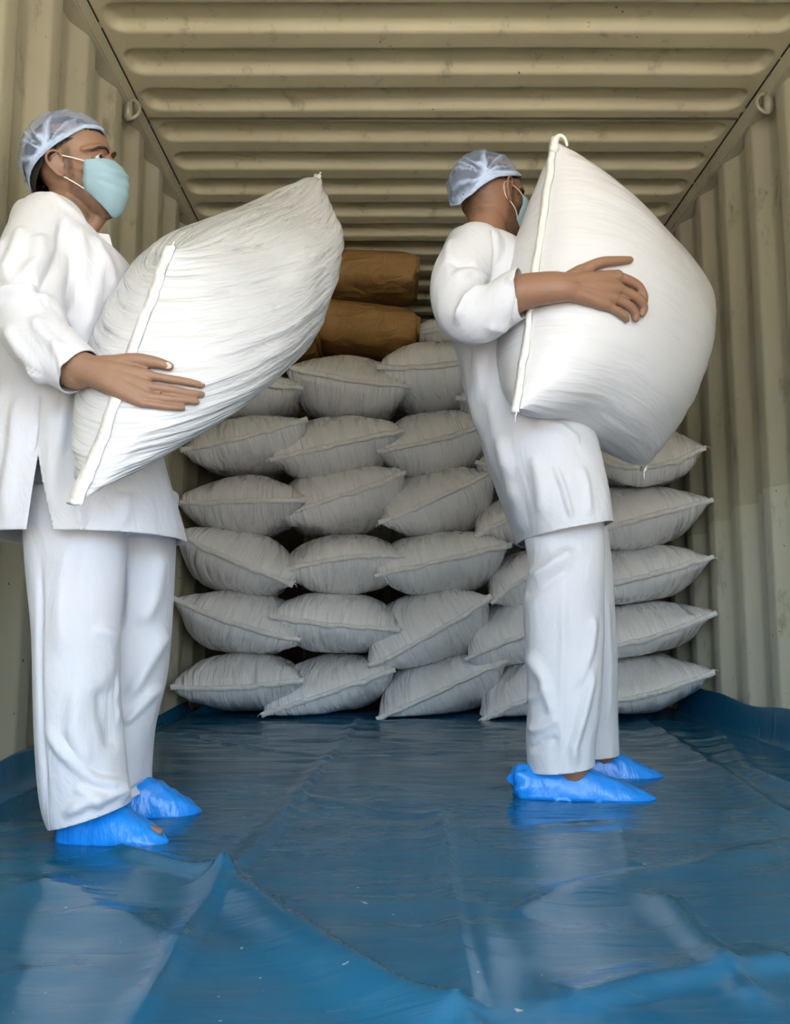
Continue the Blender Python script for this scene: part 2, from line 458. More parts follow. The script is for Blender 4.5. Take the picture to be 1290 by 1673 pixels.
def tarp():
    xs = np.concatenate([np.linspace(XL - .075, XL + .05, 22)[:-1], np.linspace(XL + .05, XR - .05, 232), np.linspace(XR - .05, XR + .13, 26)[1:]])
    ys = np.linspace(.5, 4.15, 366)
    X, Y = np.meshgrid(xs, ys)
    # run up the walls: s = arc length beyond the bend
    rl_ = .045 + .045 * sstep(3.4, 2.2, Y) + .02 * vnoise(Y * 3, 0, 0, 4) ; rr_ = .125 + .012 * vnoise(Y * 3, 7, 0, 4)
    Z = np.full(X.shape, .004)
    lx = XL + .03; rx = XR - .03
    sl = np.clip(lx - X, 0, None) / (lx - xs[0]); sr = np.clip(X - rx, 0, None) / (xs[-1] - rx)
    Z = Z + sl ** 1.1 * rl_ + sr ** 1.1 * rr_
    Xo = np.where(sl > 0, lx - .026 * np.sqrt(sl), np.where(sr > 0, rx + .026 * np.sqrt(sr), X))
    inn = sstep(0, .06, X - lx) * sstep(0, .06, rx - X)
    def fold(px, wid, amp, side_w=None, fade=(0.0, 1.0)):
        nonlocal Z
        pts = [PZ(u, v, .004)[:2] for u, v in px]
        d, t, s = polydist(X, Y, pts)
        w = np.where(s > 0, wid, side_w if side_w else wid)
        e = sstep(-.02, .1 if fade[0] else .0201, t) * (1 - sstep(.9 if fade[1] < 1 else .98, 1.02, t))
        Z = Z + amp * np.exp(-(d / w) ** 2) * e * inn
    # long laid-out creases, lap of the second sheet and the diagonal tuck
    fold([(588, 1178), (520, 1265), (430, 1380), (372, 1440), (300, 1550), (232, 1672)], .010, .011, .028)
    fold([(368, 1440), (470, 1515), (560, 1580), (650, 1632), (760, 1672)], .014, .026, .060)
    fold([(190, 1395), (270, 1420), (368, 1446)], .03, .014, .014)
    fold([(722, 1330), (735, 1440), (752, 1560), (776, 1672)], .010, .010, .03)
    fold([(770, 1480), (790, 1600), (800, 1672)], .03, .007)
    fold([(1085, 1470), (1130, 1525), (1190, 1590), (1240, 1640)], .016, .012, .03)
    fold([(1290, 1575), (1190, 1592), (1060, 1612), (930, 1650)], .018, .013, .05)
    fold([(0, 1310), (60, 1290), (130, 1265)], .02, .016)
    fold([(20, 1600), (110, 1590), (230, 1610)], .035, .005)
    fold([(60, 1445), (150, 1480), (300, 1560)], .035, .007, .05)
    fold([(830, 1500), (960, 1440), (1120, 1420), (1290, 1375)], .02, .006, .05)
    fold([(1030, 1165), (1130, 1230), (1290, 1340)], .02, .012, .05)
    fold([(1160, 1180), (1220, 1260), (1290, 1290)], .03, .015, .05)
    fold([(480, 1300), (620, 1330), (720, 1335)], .02, .004)
    fold([(300, 1200), (420, 1225), (560, 1240)], .02, .006)
    fold([(250, 1185), (320, 1165), (390, 1160)], .035, .03)
    fold([(0, 1275), (110, 1245), (230, 1205)], .03, .02)
    fold([(880, 1350), (1010, 1340), (1030, 1420)], .03, .004)
    Z = Z + inn * (.0035 * vnoise(X * 2.2, Y * 5, 0, 1) + .002 * vnoise(X * 5 + Y, Y * 14, 0, 2) + .0035)
    far = sstep(2.3, 3.6, Y)
    Z = Z + inn * far * (.005 * vnoise(X * 3.5, Y * 16, 0, 8) + .004 * vnoise(X * 8 + Y * 3, Y * 9, 0, 9))
    Z = np.maximum(Z, .002)
    V = np.stack([Xo, Y, Z], -1).reshape(-1, 3)
    me = mesh('floor_tarp', V, grid_faces(len(ys), len(xs)))
    o = link('floor_tarp', me, M_TARP)
    sd = o.modifiers.new('thickness', 'SOLIDIFY'); sd.thickness = .0015; sd.offset = -1
    tag(o, 'glossy blue plastic tarpaulin spread over the container floor', 'tarpaulin')
tarp()

# ------------------------------------------------------------------ sacks
def make_sack(name, A, B, C, D, T, body_c=None, body_e=None, smid=None, nth=96, nt=44, w_in=.32, amp=.004, kfreq=5, seed=0,
              mat=None, hem_mat=None, parent_loc=None, endt=.004, tail=True, pw=.92, asym=0.0, shrink=.9, gexp=.55, hem_w=.022, far_hem=False, tau=.38, zmin=None, extra=None, taper=0.0):
    A, B, C, D = [np.asarray(q, float) for q in (A, B, C, D)]
    m0, e0, m1, e1 = (A + B) / 2, (B - A) / 2, (C + D) / 2, (D - C) / 2
    if body_c is None: body_c = (m0 + m1) / 2
    axis = m1 - m0; L = np.linalg.norm(axis)
    if body_e is None: body_e = (e0 + e1) / 2 * shrink
    body_e = np.asarray(body_e, float); body_c = np.asarray(body_c, float)
    t = .5 - .5 * np.cos(np.pi * np.linspace(0, 1, nt))
    t = .6 * t + .4 * np.linspace(0, 1, nt); 
    w0 = (1 - sstep(0, w_in, t))[:, None]; w1 = sstep(1 - w_in, 1, t)[:, None]
    base = body_c + axis * (t[:, None] - .5)
    c = base + w0 * (m0 - base[0]) + w1 * (m1 - base[-1])
    e = body_e * (1 - w0 - w1) + e0 * w0 + e1 * w1
    ax = nrm(np.gradient(c, axis=0)); ax = .5 * ax + .5 * nrm(axis)
    n = nrm(np.cross(ax, e))
    def g(tt): 
        q = np.clip(tt / tau, 0, 1); return (1 - (1 - q) ** 2.2) ** gexp
    b = endt + (T / 2 - endt) * np.minimum(g(t), g(1 - t))
    b = b * (1 - taper * .6 * sstep(.35, 1, t)); e = e * (1 - taper * sstep(.35, 1, t))[:, None]
    th = np.linspace(0, 2 * np.pi, nth, endpoint=False)
    cx = np.sign(np.cos(th)) * np.abs(np.cos(th)) ** pw; sy = np.sign(np.sin(th)) * np.abs(np.sin(th)) ** pw
    sy = np.where(sy > 0, sy * (1 + asym), sy * (1 - asym))
    delta = (np.asarray(smid, float) - m0) if smid is not None else np.zeros(3)
    wd = (1 - sstep(0, w_in * .8, t))[:, None, None]
    V = c[:, None] + e[:, None] * cx[None, :, None] + n[:, None] * (b[:, None] * sy[None])[..., None] + wd * (1 - cx[None, :, None] ** 2) * delta
    # puckers run away from the sewn ends
    dirn = nrm(n[:, None] * sy[None, :, None] + nrm(e)[:, None] * cx[None, :, None] * .8)
    pk = vnoise(np.cos(th)[None] * kfreq, np.sin(th)[None] * kfreq, t[:, None] * 4, seed) + .5 * vnoise(np.cos(th)[None] * kfreq * 2.1, np.sin(th)[None] * kfreq * 2.1, t[:, None] * 7, seed + 1)
    lowf = vnoise(np.cos(th)[None] * 1.6, np.sin(th)[None] * 1.6, t[:, None] * 4, seed + 2)
    we = np.exp(-t * L / .16) + np.exp(-(1 - t) * L / .16)
    ramp_ = sstep(0, .05, t) * sstep(0, .05, 1 - t)
    V = V + dirn * ((amp * pk * (.25 + we)[:, None] + amp * 2.2 * lowf) * ramp_[:, None])[..., None]
    if extra is not None: V = extra(V, t, th)
    if zmin is not None: V[..., 2] = np.where(V[..., 2] < zmin + .02, zmin + .02 * np.exp(np.minimum((V[..., 2] - zmin - .02) / .02, 0)), V[..., 2])
    loc = np.array(parent_loc if parent_loc is not None else (body_c[0], body_c[1], body_c[2] - T / 2))
    root = empty(name, loc)
    Vf = V.reshape(-1, 3) - loc
    F = grid_faces(nt, nth, True)
    F.append(tuple(reversed(range(nth)))); F.append(tuple(range(len(Vf) - nth, len(Vf))))
    per = 2 * np.pi * (np.linalg.norm(body_e) + T / 2) / 2
    uv = np.stack([np.broadcast_to(th / (2 * np.pi) * per + seed * 1.7, (nt, nth)), np.broadcast_to((t * L)[:, None] + seed * .9, (nt, nth))], -1).reshape(-1, 2)
    me = mesh('sack_body', Vf, F, uv); fix_normals(me)
    body = link('sack_body', me, mat, root)
    # sewn hem folded over the end
    def hem(idx, out, sgn, nm='sewn_hem'):
        x = np.linspace(-1.03, 1.03, 90)
        if idx == 0: p = m0 + e0 * x[:, None] + np.clip(1 - x[:, None] ** 2, 0, 1) * delta
        else: p = m1 + e1 * x[:, None]
        nn = n[idx]
        wob = (vnoise(x * 7, seed * 3.1, 0, 5) + .5 * vnoise(x * 19, seed * 3.1, 0, 5))[:, None]
        p = p + nn * .004 * wob
        prof = [(-.002, -.004), (.008, -.006), (.013 + 0, .25 * hem_w), (.009, hem_w), (.004, hem_w), (.003, 0)]
        hw = (1 + .22 * vnoise(x * 5, seed, 0, 6))[:, None]
        rows = [p + out * a + nn * sgn * bb * hw + out * .003 * vnoise(x * 9, a * 40, 0, seed)[:, None] for a, bb in prof]
        R = np.stack(rows, 1).reshape(-1, 3) - loc
        FF = grid_faces(len(x), len(prof), True); k_ = len(prof)
        FF.append(tuple(reversed(range(k_)))); FF.append(tuple(range(len(R) - k_, len(R))))
        uvh = np.stack([np.repeat(x * np.linalg.norm(e0), k_), np.tile(np.linspace(0, .05, k_), len(x))], -1)
        hme = mesh(nm, R, FF, uvh); fix_normals(hme)
        h = link(nm, hme, hem_mat, root)
        if tail:
            q = p[-1] if (seed % 2) else p[0]; s = nrm(e0) * (1 if seed % 2 else -1)
            pts = [q - loc + out * .006, q - loc + s * .010 + out * .009 + np.array([0, 0, -.001]), q - loc + s * .015 + out * .009 + np.array([0, 0, -.009])]
            link('thread_tail', mesh('thread_tail', *limb(pts, [.0022, .0016, .001], 6, 3)), hem_mat, root)
    if hem_mat is not None:
        hem(0, -nrm(axis), 1 if seed % 3 else -1)
        if far_hem: hem(-1, nrm(axis), 1)
    return root, body, V

# stack by the far end: seam corner left, seam middle, seam corner right, body extents (left, right, top, bottom)
STACK = [
 # row on the floor
 ((282, 1121), (380, 1121), (493, 1109), (290, 488, 1067, 1169), 'bottom row sack in the left corner of the sack wall'),
 ((430, 1165), (527, 1133), (642, 1093), (440, 640, 1070, 1171), 'bottom row sack, second from the left wall, seam rising right'),
 ((619, 1176), (716, 1131), (825, 1082), (625, 812, 1067, 1176), 'bottom row sack in the middle with steeply rising seam'),
 ((788, 1174), (868, 1138), (985, 1092), (795, 990, 1070, 1174), 'bottom row sack partly behind the right man\'s trouser legs'),
 ((960, 1150), (1062, 1131), (1163, 1096), (965, 1152, 1067, 1168), 'bottom row sack against the right container wall'),
 # second row
 ((284, 980), (385, 1022), (487, 1047), (292, 484, 962, 1075), 'second row sack by the left wall, seam sloping down right'),
 ((443, 1004), (540, 1019), (650, 1026), (452, 652, 964, 1072), 'second row sack with a vertical crease across its level seam'),
 ((604, 1085), (702, 1036), (799, 974), (612, 798, 962, 1090), 'second row sack in the middle, strongly tilted up to the right'),
 ((763, 1079), (858, 1040), (980, 1003), (768, 985, 972, 1085), 'second row sack partly behind the right man\'s knees'),
 ((945, 1065), (1060, 1040), (1166, 1001), (955, 1152, 980, 1072), 'second row sack against the right container wall'),
 # third row
 ((288, 869), (376, 912), (478, 951), (292, 476, 865, 978), 'third row sack by the left wall with a kinked sagging seam'),
 ((464, 936), (560, 914), (659, 911), (464, 655, 867, 970), 'third row sack, second from the left, seam almost level'),
 ((615, 939), (722, 914), (831, 888), (622, 822, 865, 976), 'third row sack in the middle with a pointed right corner'),
 ((803, 982), (880, 932), (975, 905), (796, 985, 888, 993), 'third row sack peeking out left of the right man\'s thigh'),
 ((940, 973), (1055, 943), (1162, 912), (950, 1152, 886, 985), 'third row sack against the right container wall'),
 # fourth row
 ((288, 821), (390, 818), (498, 814), (292, 488, 772, 876), 'fourth row sack by the left wall, flat seam and folded right corner'),
 ((450, 841), (560, 808), (659, 771), (455, 658, 759, 872), 'fourth row sack, second from the left, seam rising right'),
 ((622, 855), (718, 815), (806, 772), (630, 808, 761, 879), 'fourth row sack in the middle with long diagonal seam'),
 ((776, 873), (860, 835), (960, 806), (778, 965, 800, 888), 'fourth row sack mostly hidden by the right man\'s tunic hem'),
 ((930, 876), (1048, 845), (1160, 816), (940, 1150, 784, 898), 'fourth row sack against the right container wall'),
 # fifth row
 ((298, 738), (400, 716), (500, 688), (300, 492, 673, 773), 'fifth row sack under the left man\'s carried sack'),
 ((443, 750), (550, 724), (658, 702), (448, 656, 672, 784), 'fifth row sack, second from the left, seam rising gently'),
 ((618, 737), (712, 717), (800, 690), (622, 800, 664, 784), 'fifth row sack just left of the right man\'s waist'),
 ((779, 758), (880, 770), (990, 787), (782, 982, 712, 812), 'fifth row sack hidden behind the right man with two corners showing'),
 ((958, 738), (1050, 762), (1149, 729), (965, 1142, 690, 795), 'fifth row sack under the right man\'s carried sack'),
 # sixth row
 ((310, 640), (410, 628), (493, 633), (315, 488, 612, 680), 'sixth row sack, only its right corner showing past the carried sack'),
 ((469, 602), (568, 622), (665, 633), (474, 660, 577, 681), 'top row sack in the middle below the brown paper bags'),
 ((618, 598), (700, 597), (815, 580), (626, 800, 552, 672), 'top row sack left of the right man\'s back with a crumpled corner'),
 ((747, 650), (850, 655), (960, 668), (755, 955, 600, 705), 'sixth row sack behind the right man, only a corner showing'),
]
rnd = random.Random(11)
SACKS = []
for i, (l, mm, r, (xl, xr, tp, bt), lab) in enumerate(STACK):
    row = i // 5 if i < 25 else 5
    Yf = 3.80 + rnd.uniform(-.03, .03) + (.03 if row >= 4 else 0)
    if i in (4, 9, 14, 19, 24): Yf = 3.66 - .022 * row
    if i in (0, 5, 10, 15, 20): Yf = 3.75
    A, Mi, B = P(*l, Yf), P(*mm, Yf - .01), P(*r, Yf)
    Yb = Yf + .2
    lo, hi = P((xl + xr) / 2, bt, Yb), P((xl + xr) / 2, tp, Yb)
    cb = (lo + hi) / 2; T = hi[2] - lo[2]
    hw = (P(xr, (tp + bt) / 2, Yb)[0] - P(xl, (tp + bt) / 2, Yb)[0]) / 2
    over = max(0, cb[0] + hw - (XR - .02)); hw -= over / 2; cb[0] -= over / 2
    over = max(0, (XL + .02) - (cb[0] - hw)); hw -= over / 2; cb[0] += over / 2
    tilt = (B[2] - A[2]) / (B[0] - A[0])
    T *= .97
    be = np.array([hw * .965, 0, hw * tilt * .35])
    cb[1] = Yf + .42
    hwf = np.linalg.norm(B - A) / 2
    C, D = cb + np.array([-hw, .42, 0]), cb + np.array([hw, .42, 0])
    root, body, V = make_sack('stacked_sack', A, B, C, D, T, cb, be, Mi, seed=i + 1, mat=M_SACK, hem_mat=M_HEM, pw=.86, amp=.006, hem_w=.017, nth=150, nt=42, kfreq=7, taper=.28,
                              zmin=.012 if row == 0 else None)
    tag(root, 'white woven ' + lab, 'sack', 'stacked woven sacks')
    SACKS.append(root)
# one sack lying a little further back on top
Yb = 4.35
A, B = P(668, 545, Yb), P(800, 520, Yb)
root, body, V = make_sack('stacked_sack', A, B, A + np.array([0, .8, 0]), B + np.array([0, .8, 0]), .24, (A + B) / 2 + np.array([0, .4, 0]), seed=41, mat=M_SACK, hem_mat=M_HEM)
tag(root, 'white woven sack set back on top behind the crumpled corner sack', 'sack', 'stacked woven sacks')

# brown paper bags
def kraft(px, Yc, T, Ly, seed, label, yaw=0.0):
    (ul, vl), (ur, vr) = px
    l, r = P(ul, vl, Yc), P(ur, vr, Yc + yaw)
    ex = np.array([0, Ly / 2, 0.0])
    # length runs from the right end to the left end; width lies in depth
    A, B = r - ex, r + ex; C, D = l - ex, l + ex
    root, body, V = make_sack('paper_bag', A, B, C, D, T, seed=seed, mat=M_KRAFT, hem_mat=None, endt=T * .20, pw=.78, amp=.005, kfreq=3, shrink=.98, gexp=.42, tau=.25, w_in=.22)
    tag(root, label, 'paper bag', 'brown paper bags')
    loc = np.array(root.location)
    e_ = np.stack([A + (B - A) * k for k in np.linspace(.04, .96, 20)])
    nn = np.array([0, 0, 1.0]); o_ = nrm(r - l)
    rows = [e_ + o_ * a + nn * b_ for a, b_ in ((-.004, -T * .16), (.012, -T * .17), (.016, T * .16), (-.004, T * .17))]
    R = np.stack(rows, 1).reshape(-1, 3) - loc
    FF = grid_faces(20, 4, True); FF += [(3, 2, 1, 0), tuple(range(len(R) - 4, len(R)))]
    me = mesh('folded_end', R, FF); fix_normals(me); link('folded_end', me, M_KRAFT, root)
    return root
kraft(((505, 535), (680, 552)), 4.25, .245, .46, 60, 'brown kraft paper bag lying on the white sacks, lower of two', .05)
kraft(((520, 455), (679, 458)), 4.42, .235, .46, 61, 'brown kraft paper bag, upper one under the ceiling', -.03)
kraft(((380, 560), (518, 562)), 4.12, .15, .36, 62, 'small visible end of a brown paper bag beside the carried sack', 0)
# ------------------------------------------------------------------ people: materials
def skin_mat(name, base, warm):
    m = Mat(name, base, .48, .4)
    n = m.noise(m.coord('Object'), 22, 4, .6)
    c = m.mix(m.ramp(n, [(.3, 0), (.75, .6)]), base, warm)
    t = m.attr('tint')                                # beard shadow, cropped hair, knuckles: pigment of the skin itself
    c = m.mix(t, c, (.035, .024, .018))
    m.col(c); m.set('Subsurface Weight', .06); m.set('Subsurface Radius', (.01, .004, .002)); m.set('Subsurface Scale', .4)
    m.bump(m.noise(m.coord('Object'), 130, 3), .22, .002)
    m.bump(m.noise(m.coord('Object', (1, 1, 2)), 45, 3), .2, .003)
    return m.m
M_SKIN1 = skin_mat('skin_first', (.275, .155, .097), (.34, .195, .122))
M_SKIN2 = skin_mat('skin_second', (.285, .15, .09), (.34, .182, .11))
m = Mat('white_cotton', (.67, .67, .695), .85, .2); m.set('Sheen Weight', .15)
m.bump(m.noise(m.coord('Object', (1, 1, .45)), 14, 4, .55, .8), .42, .016)
m.bump(m.noise(m.coord('Object'), 320, 2), .06, .001); M_CLOTH = m.m
m = Mat('hair', (.022, .017, .014), .55, .4); m.bump(m.noise(m.coord('Object', (1, 1, .3)), 160, 2), .8, .004); M_HAIR = m.m
m = Mat('mask_blue', (.33, .49, .56), .75, .25); m.bump(m.noise(m.coord('Object'), 300, 2), .12, .001); M_MASK = m.m
m = Mat('elastic_white', (.85, .8, .74), .7); M_ELAST = m.m
m = Mat('eye_white', (.52, .48, .44), .2, .5); M_EYE = m.m
m = Mat('iris_dark', (.03, .017, .01), .1, .6); M_IRIS = m.m
m = Mat('fingernail', (.62, .41, .31), .3, .5); M_NAIL = m.m
m = Mat('fingernail_pale', (.70, .52, .42), .3, .5); M_NAIL2 = m.m
m = Mat('shoe_cover_plastic', (.012, .26, .80), .25, .5)
m.bump(m.noise(m.coord('Object', (1.6, 1, .6)), 20, 4, .55, .5), .42, .012); M_COVER = m.m
def net_mat():
    m = Mat('hair_net_fabric', (.45, .56, .78), .8, .2)
    p = m.attr('pleat'); n = m.noise(m.coord('Object'), 60, 4, .65)
    a = m.math('ADD', m.math('MULTIPLY', p, .75), m.math('MULTIPLY', n, .45))
    a = m.math('MINIMUM', m.math('MAXIMUM', a, .34), .95)
    m.l.new(a, m.b.inputs['Alpha'])
    m.col(m.mix(p, (.40, .50, .70), (.58, .70, .92)))
    m.bump(m.noise(m.coord('Object'), 200, 2), .1, .001)
    return m.m
M_NET = net_mat()

# ------------------------------------------------------------------ people: builders
def oring(v, uL, uR, hd, Yc, slope=0.0, n=2.4, seg=56):
    """horizontal body section whose side outline spans uL..uR"""
    l, r = P(uL, v, Yc), P(uR, v, Yc); c = (l + r) / 2; ax = (r[0] - l[0]) / 2
    a = np.linspace(0, 2 * np.pi, seg, endpoint=False)
    x = np.sign(np.cos(a)) * np.abs(np.cos(a)) ** (2 / n) * ax; y = np.sign(np.sin(a)) * np.abs(np.sin(a)) ** (2 / n) * hd
    return np.stack([c[0] + x, Yc + y, c[2] + slope * x], -1)
def dense(spec, k=4):
    s = np.array(spec, float); n = len(s); t = np.linspace(0, n - 1, (n - 1) * k + 1)
    out = np.zeros((len(t), s.shape[1]))
    for i, q in enumerate(t):
        j = min(int(q), n - 2); f = q - j
        p0, p1, p2, p3 = s[max(j - 1, 0)], s[j], s[j + 1], s[min(j + 2, n - 1)]
        out[i] = .5 * ((2 * p1) + (p2 - p0) * f + (2 * p0 - 5 * p1 + 4 * p2 - p3) * f * f + (3 * p1 - p0 - 3 * p2 + p3) * f ** 3)
    return out
def loft_px(spec, Yc=None, scale=1.0, n=2.4):
    rows = []
    for r in dense(spec):
        v, uL, uR, hd = r[:4]; Y = r[4] if Yc is None else Yc
        mid, h = (uL + uR) / 2, (uR - uL) / 2 * scale
        rows.append(oring(v, mid - h, mid + h, hd * scale, Y, r[5] if len(r) > 5 else 0.0, n))
    return rings_loft(rows)
def cut(me, co, no, pred):
    bm = bmesh.new(); bm.from_mesh(me)
    fs = [f for f in bm.faces if pred(f.calc_center_median())]
    geom = set(fs)
    for f in fs: geom.update(f.verts); geom.update(f.edges)
    bmesh.ops.bisect_plane(bm, geom=list(geom), plane_co=Vector(co), plane_no=Vector(no), clear_outer=True)
    nv = Vector(no).normalized()
    for v_ in bm.verts:
        if v_.is_boundary:
            d_ = (v_.co - Vector(co)).dot(nv)
            if abs(d_) < .008 and pred(v_.co): v_.co -= nv * d_
    bmesh.ops.dissolve_degenerate(bm, dist=.0004, edges=bm.edges[:])
    bm.to_mesh(me); bm.free()
def folds_xz(me, folds, Ysplit, near=True, Yd=None):
    """soft cloth folds: polylines given on the side plane of the body, raised along the surface normal"""
    v = getv(me); nr = getn(me)
    face = sstep(.15, -.25, nr[:, 1]) if near else np.ones(len(v))
    d_tot = np.zeros(len(v))
    for pts, Y, w, amp in folds:
        q = [P(u, vv, Y)[[0, 2]] for u, vv in pts]
        d, t, s = polydist(v[:, 0], v[:, 2], q)
        e = sstep(-.001, .22, t) * sstep(1.001, .78, t)
        m_ = (np.abs(v[:, 1] - Y) < .14)
        d_tot += 1.65 * amp * np.exp(-(d / w) ** 2) * e * m_
    setv(me, v + nr * (d_tot * face)[:, None])
def cloth_noise(me, amp, fx, fz, seed=0):
    v = getv(me); nr = getn(me)
    d = amp * (vnoise(v[:, 0] * fx, v[:, 1] * fx, v[:, 2] * fz, seed) + .5 * vnoise(v[:, 0] * fx * 2, v[:, 1] * fx * 2, v[:, 2] * fz * 2.3, seed + 1))
    setv(me, v + nr * d[:, None])
def to_local(me, base):
    setv(me, getv(me) - np.asarray(base, float)); return me
def cloth_obj(name, me, base, parent, mat, thick=.003):
    to_local(me, base)
    o = link(name, me, mat, parent)
    s = o.modifiers.new('thickness', 'SOLIDIFY'); s.thickness = thick; s.offset = -1
    return o

HEADS = [(-.012, .070, .035, .020), (.0, .080, .018, .030), (.02, .089, -.010, .046), (.045, .089, -.042, .057), (.07, .091, -.068, .063), (.095, .088, -.084, .068),
         (.118, .083, -.094, .0705), (.130, .085, -.098, .072), (.142, .092, -.100, .073), (.165, .090, -.101, .0745), (.188, .079, -.094, .070), (.206, .058, -.078, .057), (.219, .030, -.048, .036), (.226, .004, -.018, .014)]
def head_shells():
    rows = []
    a = np.linspace(0, 2 * np.pi, 48, endpoint=False)
    for z, xf, xb, hw in dense(HEADS, 3):
        cx = .25 * xf + .75 * (xf + xb) / 2; c = (xf + xb) / 2
        ca, sa = np.cos(a), np.sin(a)
        x = np.where(ca > 0, (xf - c) * np.abs(ca) ** .85, -(c - xb) * np.abs(ca) ** .92) + c
        y = hw * np.sign(sa) * np.abs(sa) ** .88 * (1 - .06 * np.clip(ca, 0, 1))
        rows.append(np.stack([x, y, np.full_like(x, z)], -1))
    parts = [rings_loft(rows)]
    parts.append(limb([(.080, 0, .142), (.089, 0, .122), (.097, 0, .100), (.101, 0, .090)], [.010, .0105, .0115, .012], 16, 4))
    for s in (-1, 1):
        parts.append(ellipsoid((.096, .011 * s, .086), (.011, .009, .008)))
        parts.append(limb([(.090, .010 * s, .1395), (.089, .030 * s, .146), (.072, .051 * s, .144), (.056, .060 * s, .140)], [.007, .008, .0065, .005], 12, 4))      # brow
        parts.append(limb([(.070, .022 * s, .096), (.067, .042 * s, .096), (.046, .054 * s, .099), (.018, .058 * s, .104)], [.013, .014, .012, .010], 12, 4))     # cheek bone
        # lids
        parts.append(limb([(.084, .016 * s, .1235), (.0865, .027 * s, .1310), (.0815, .040 * s, .1295), (.072, .048 * s, .1225)], [.003, .0034, .0034, .003], 10, 4))
        parts.append(limb([(.084, .016 * s, .1225), (.0835, .028 * s, .1140), (.078, .040 * s, .1145), (.071, .048 * s, .1205)], [.0025, .003, .003, .0025], 10, 4))
        # ear: helix, antihelix, lobe and bowl
        def E(x, z, o): return np.array([x * .9, s * (.070 + o), .112 + (z - .112) * .86])
        hel = [E(.006, .118, .004), E(.009, .134, .010), E(.000, .143, .016), E(-.014, .143, .021), E(-.024, .132, .024), E(-.025, .115, .022), E(-.018, .098, .016), E(-.008, .085, .010), E(.002, .080, .005)]
        parts.append(limb(hel, [.003, .0036, .0038, .004, .0042, .0042, .0045, .0062, .0055], 10, 4))
        parts.append(limb([E(-.004, .132, .010), E(-.013, .125, .014), E(-.014, .110, .013), E(-.007, .098, .010)], [.0035, .004, .004, .004], 10, 4))
        parts.append(limb([E(-.002, .135, .004), E(-.012, .120, .008), E(-.010, .102, .006), E(-.002, .09, .002)], [.010, .014, .012, .009], 12, 4, flat=[.45] * 4, up=(0, 1, 0)))
        parts.append(ellipsoid(E(.006, .107, .003), (.005, .005, .007)))
    return parts
def xf_parts(parts, f): return [(f(np.asarray(v, float)), fc) for v, fc in parts]

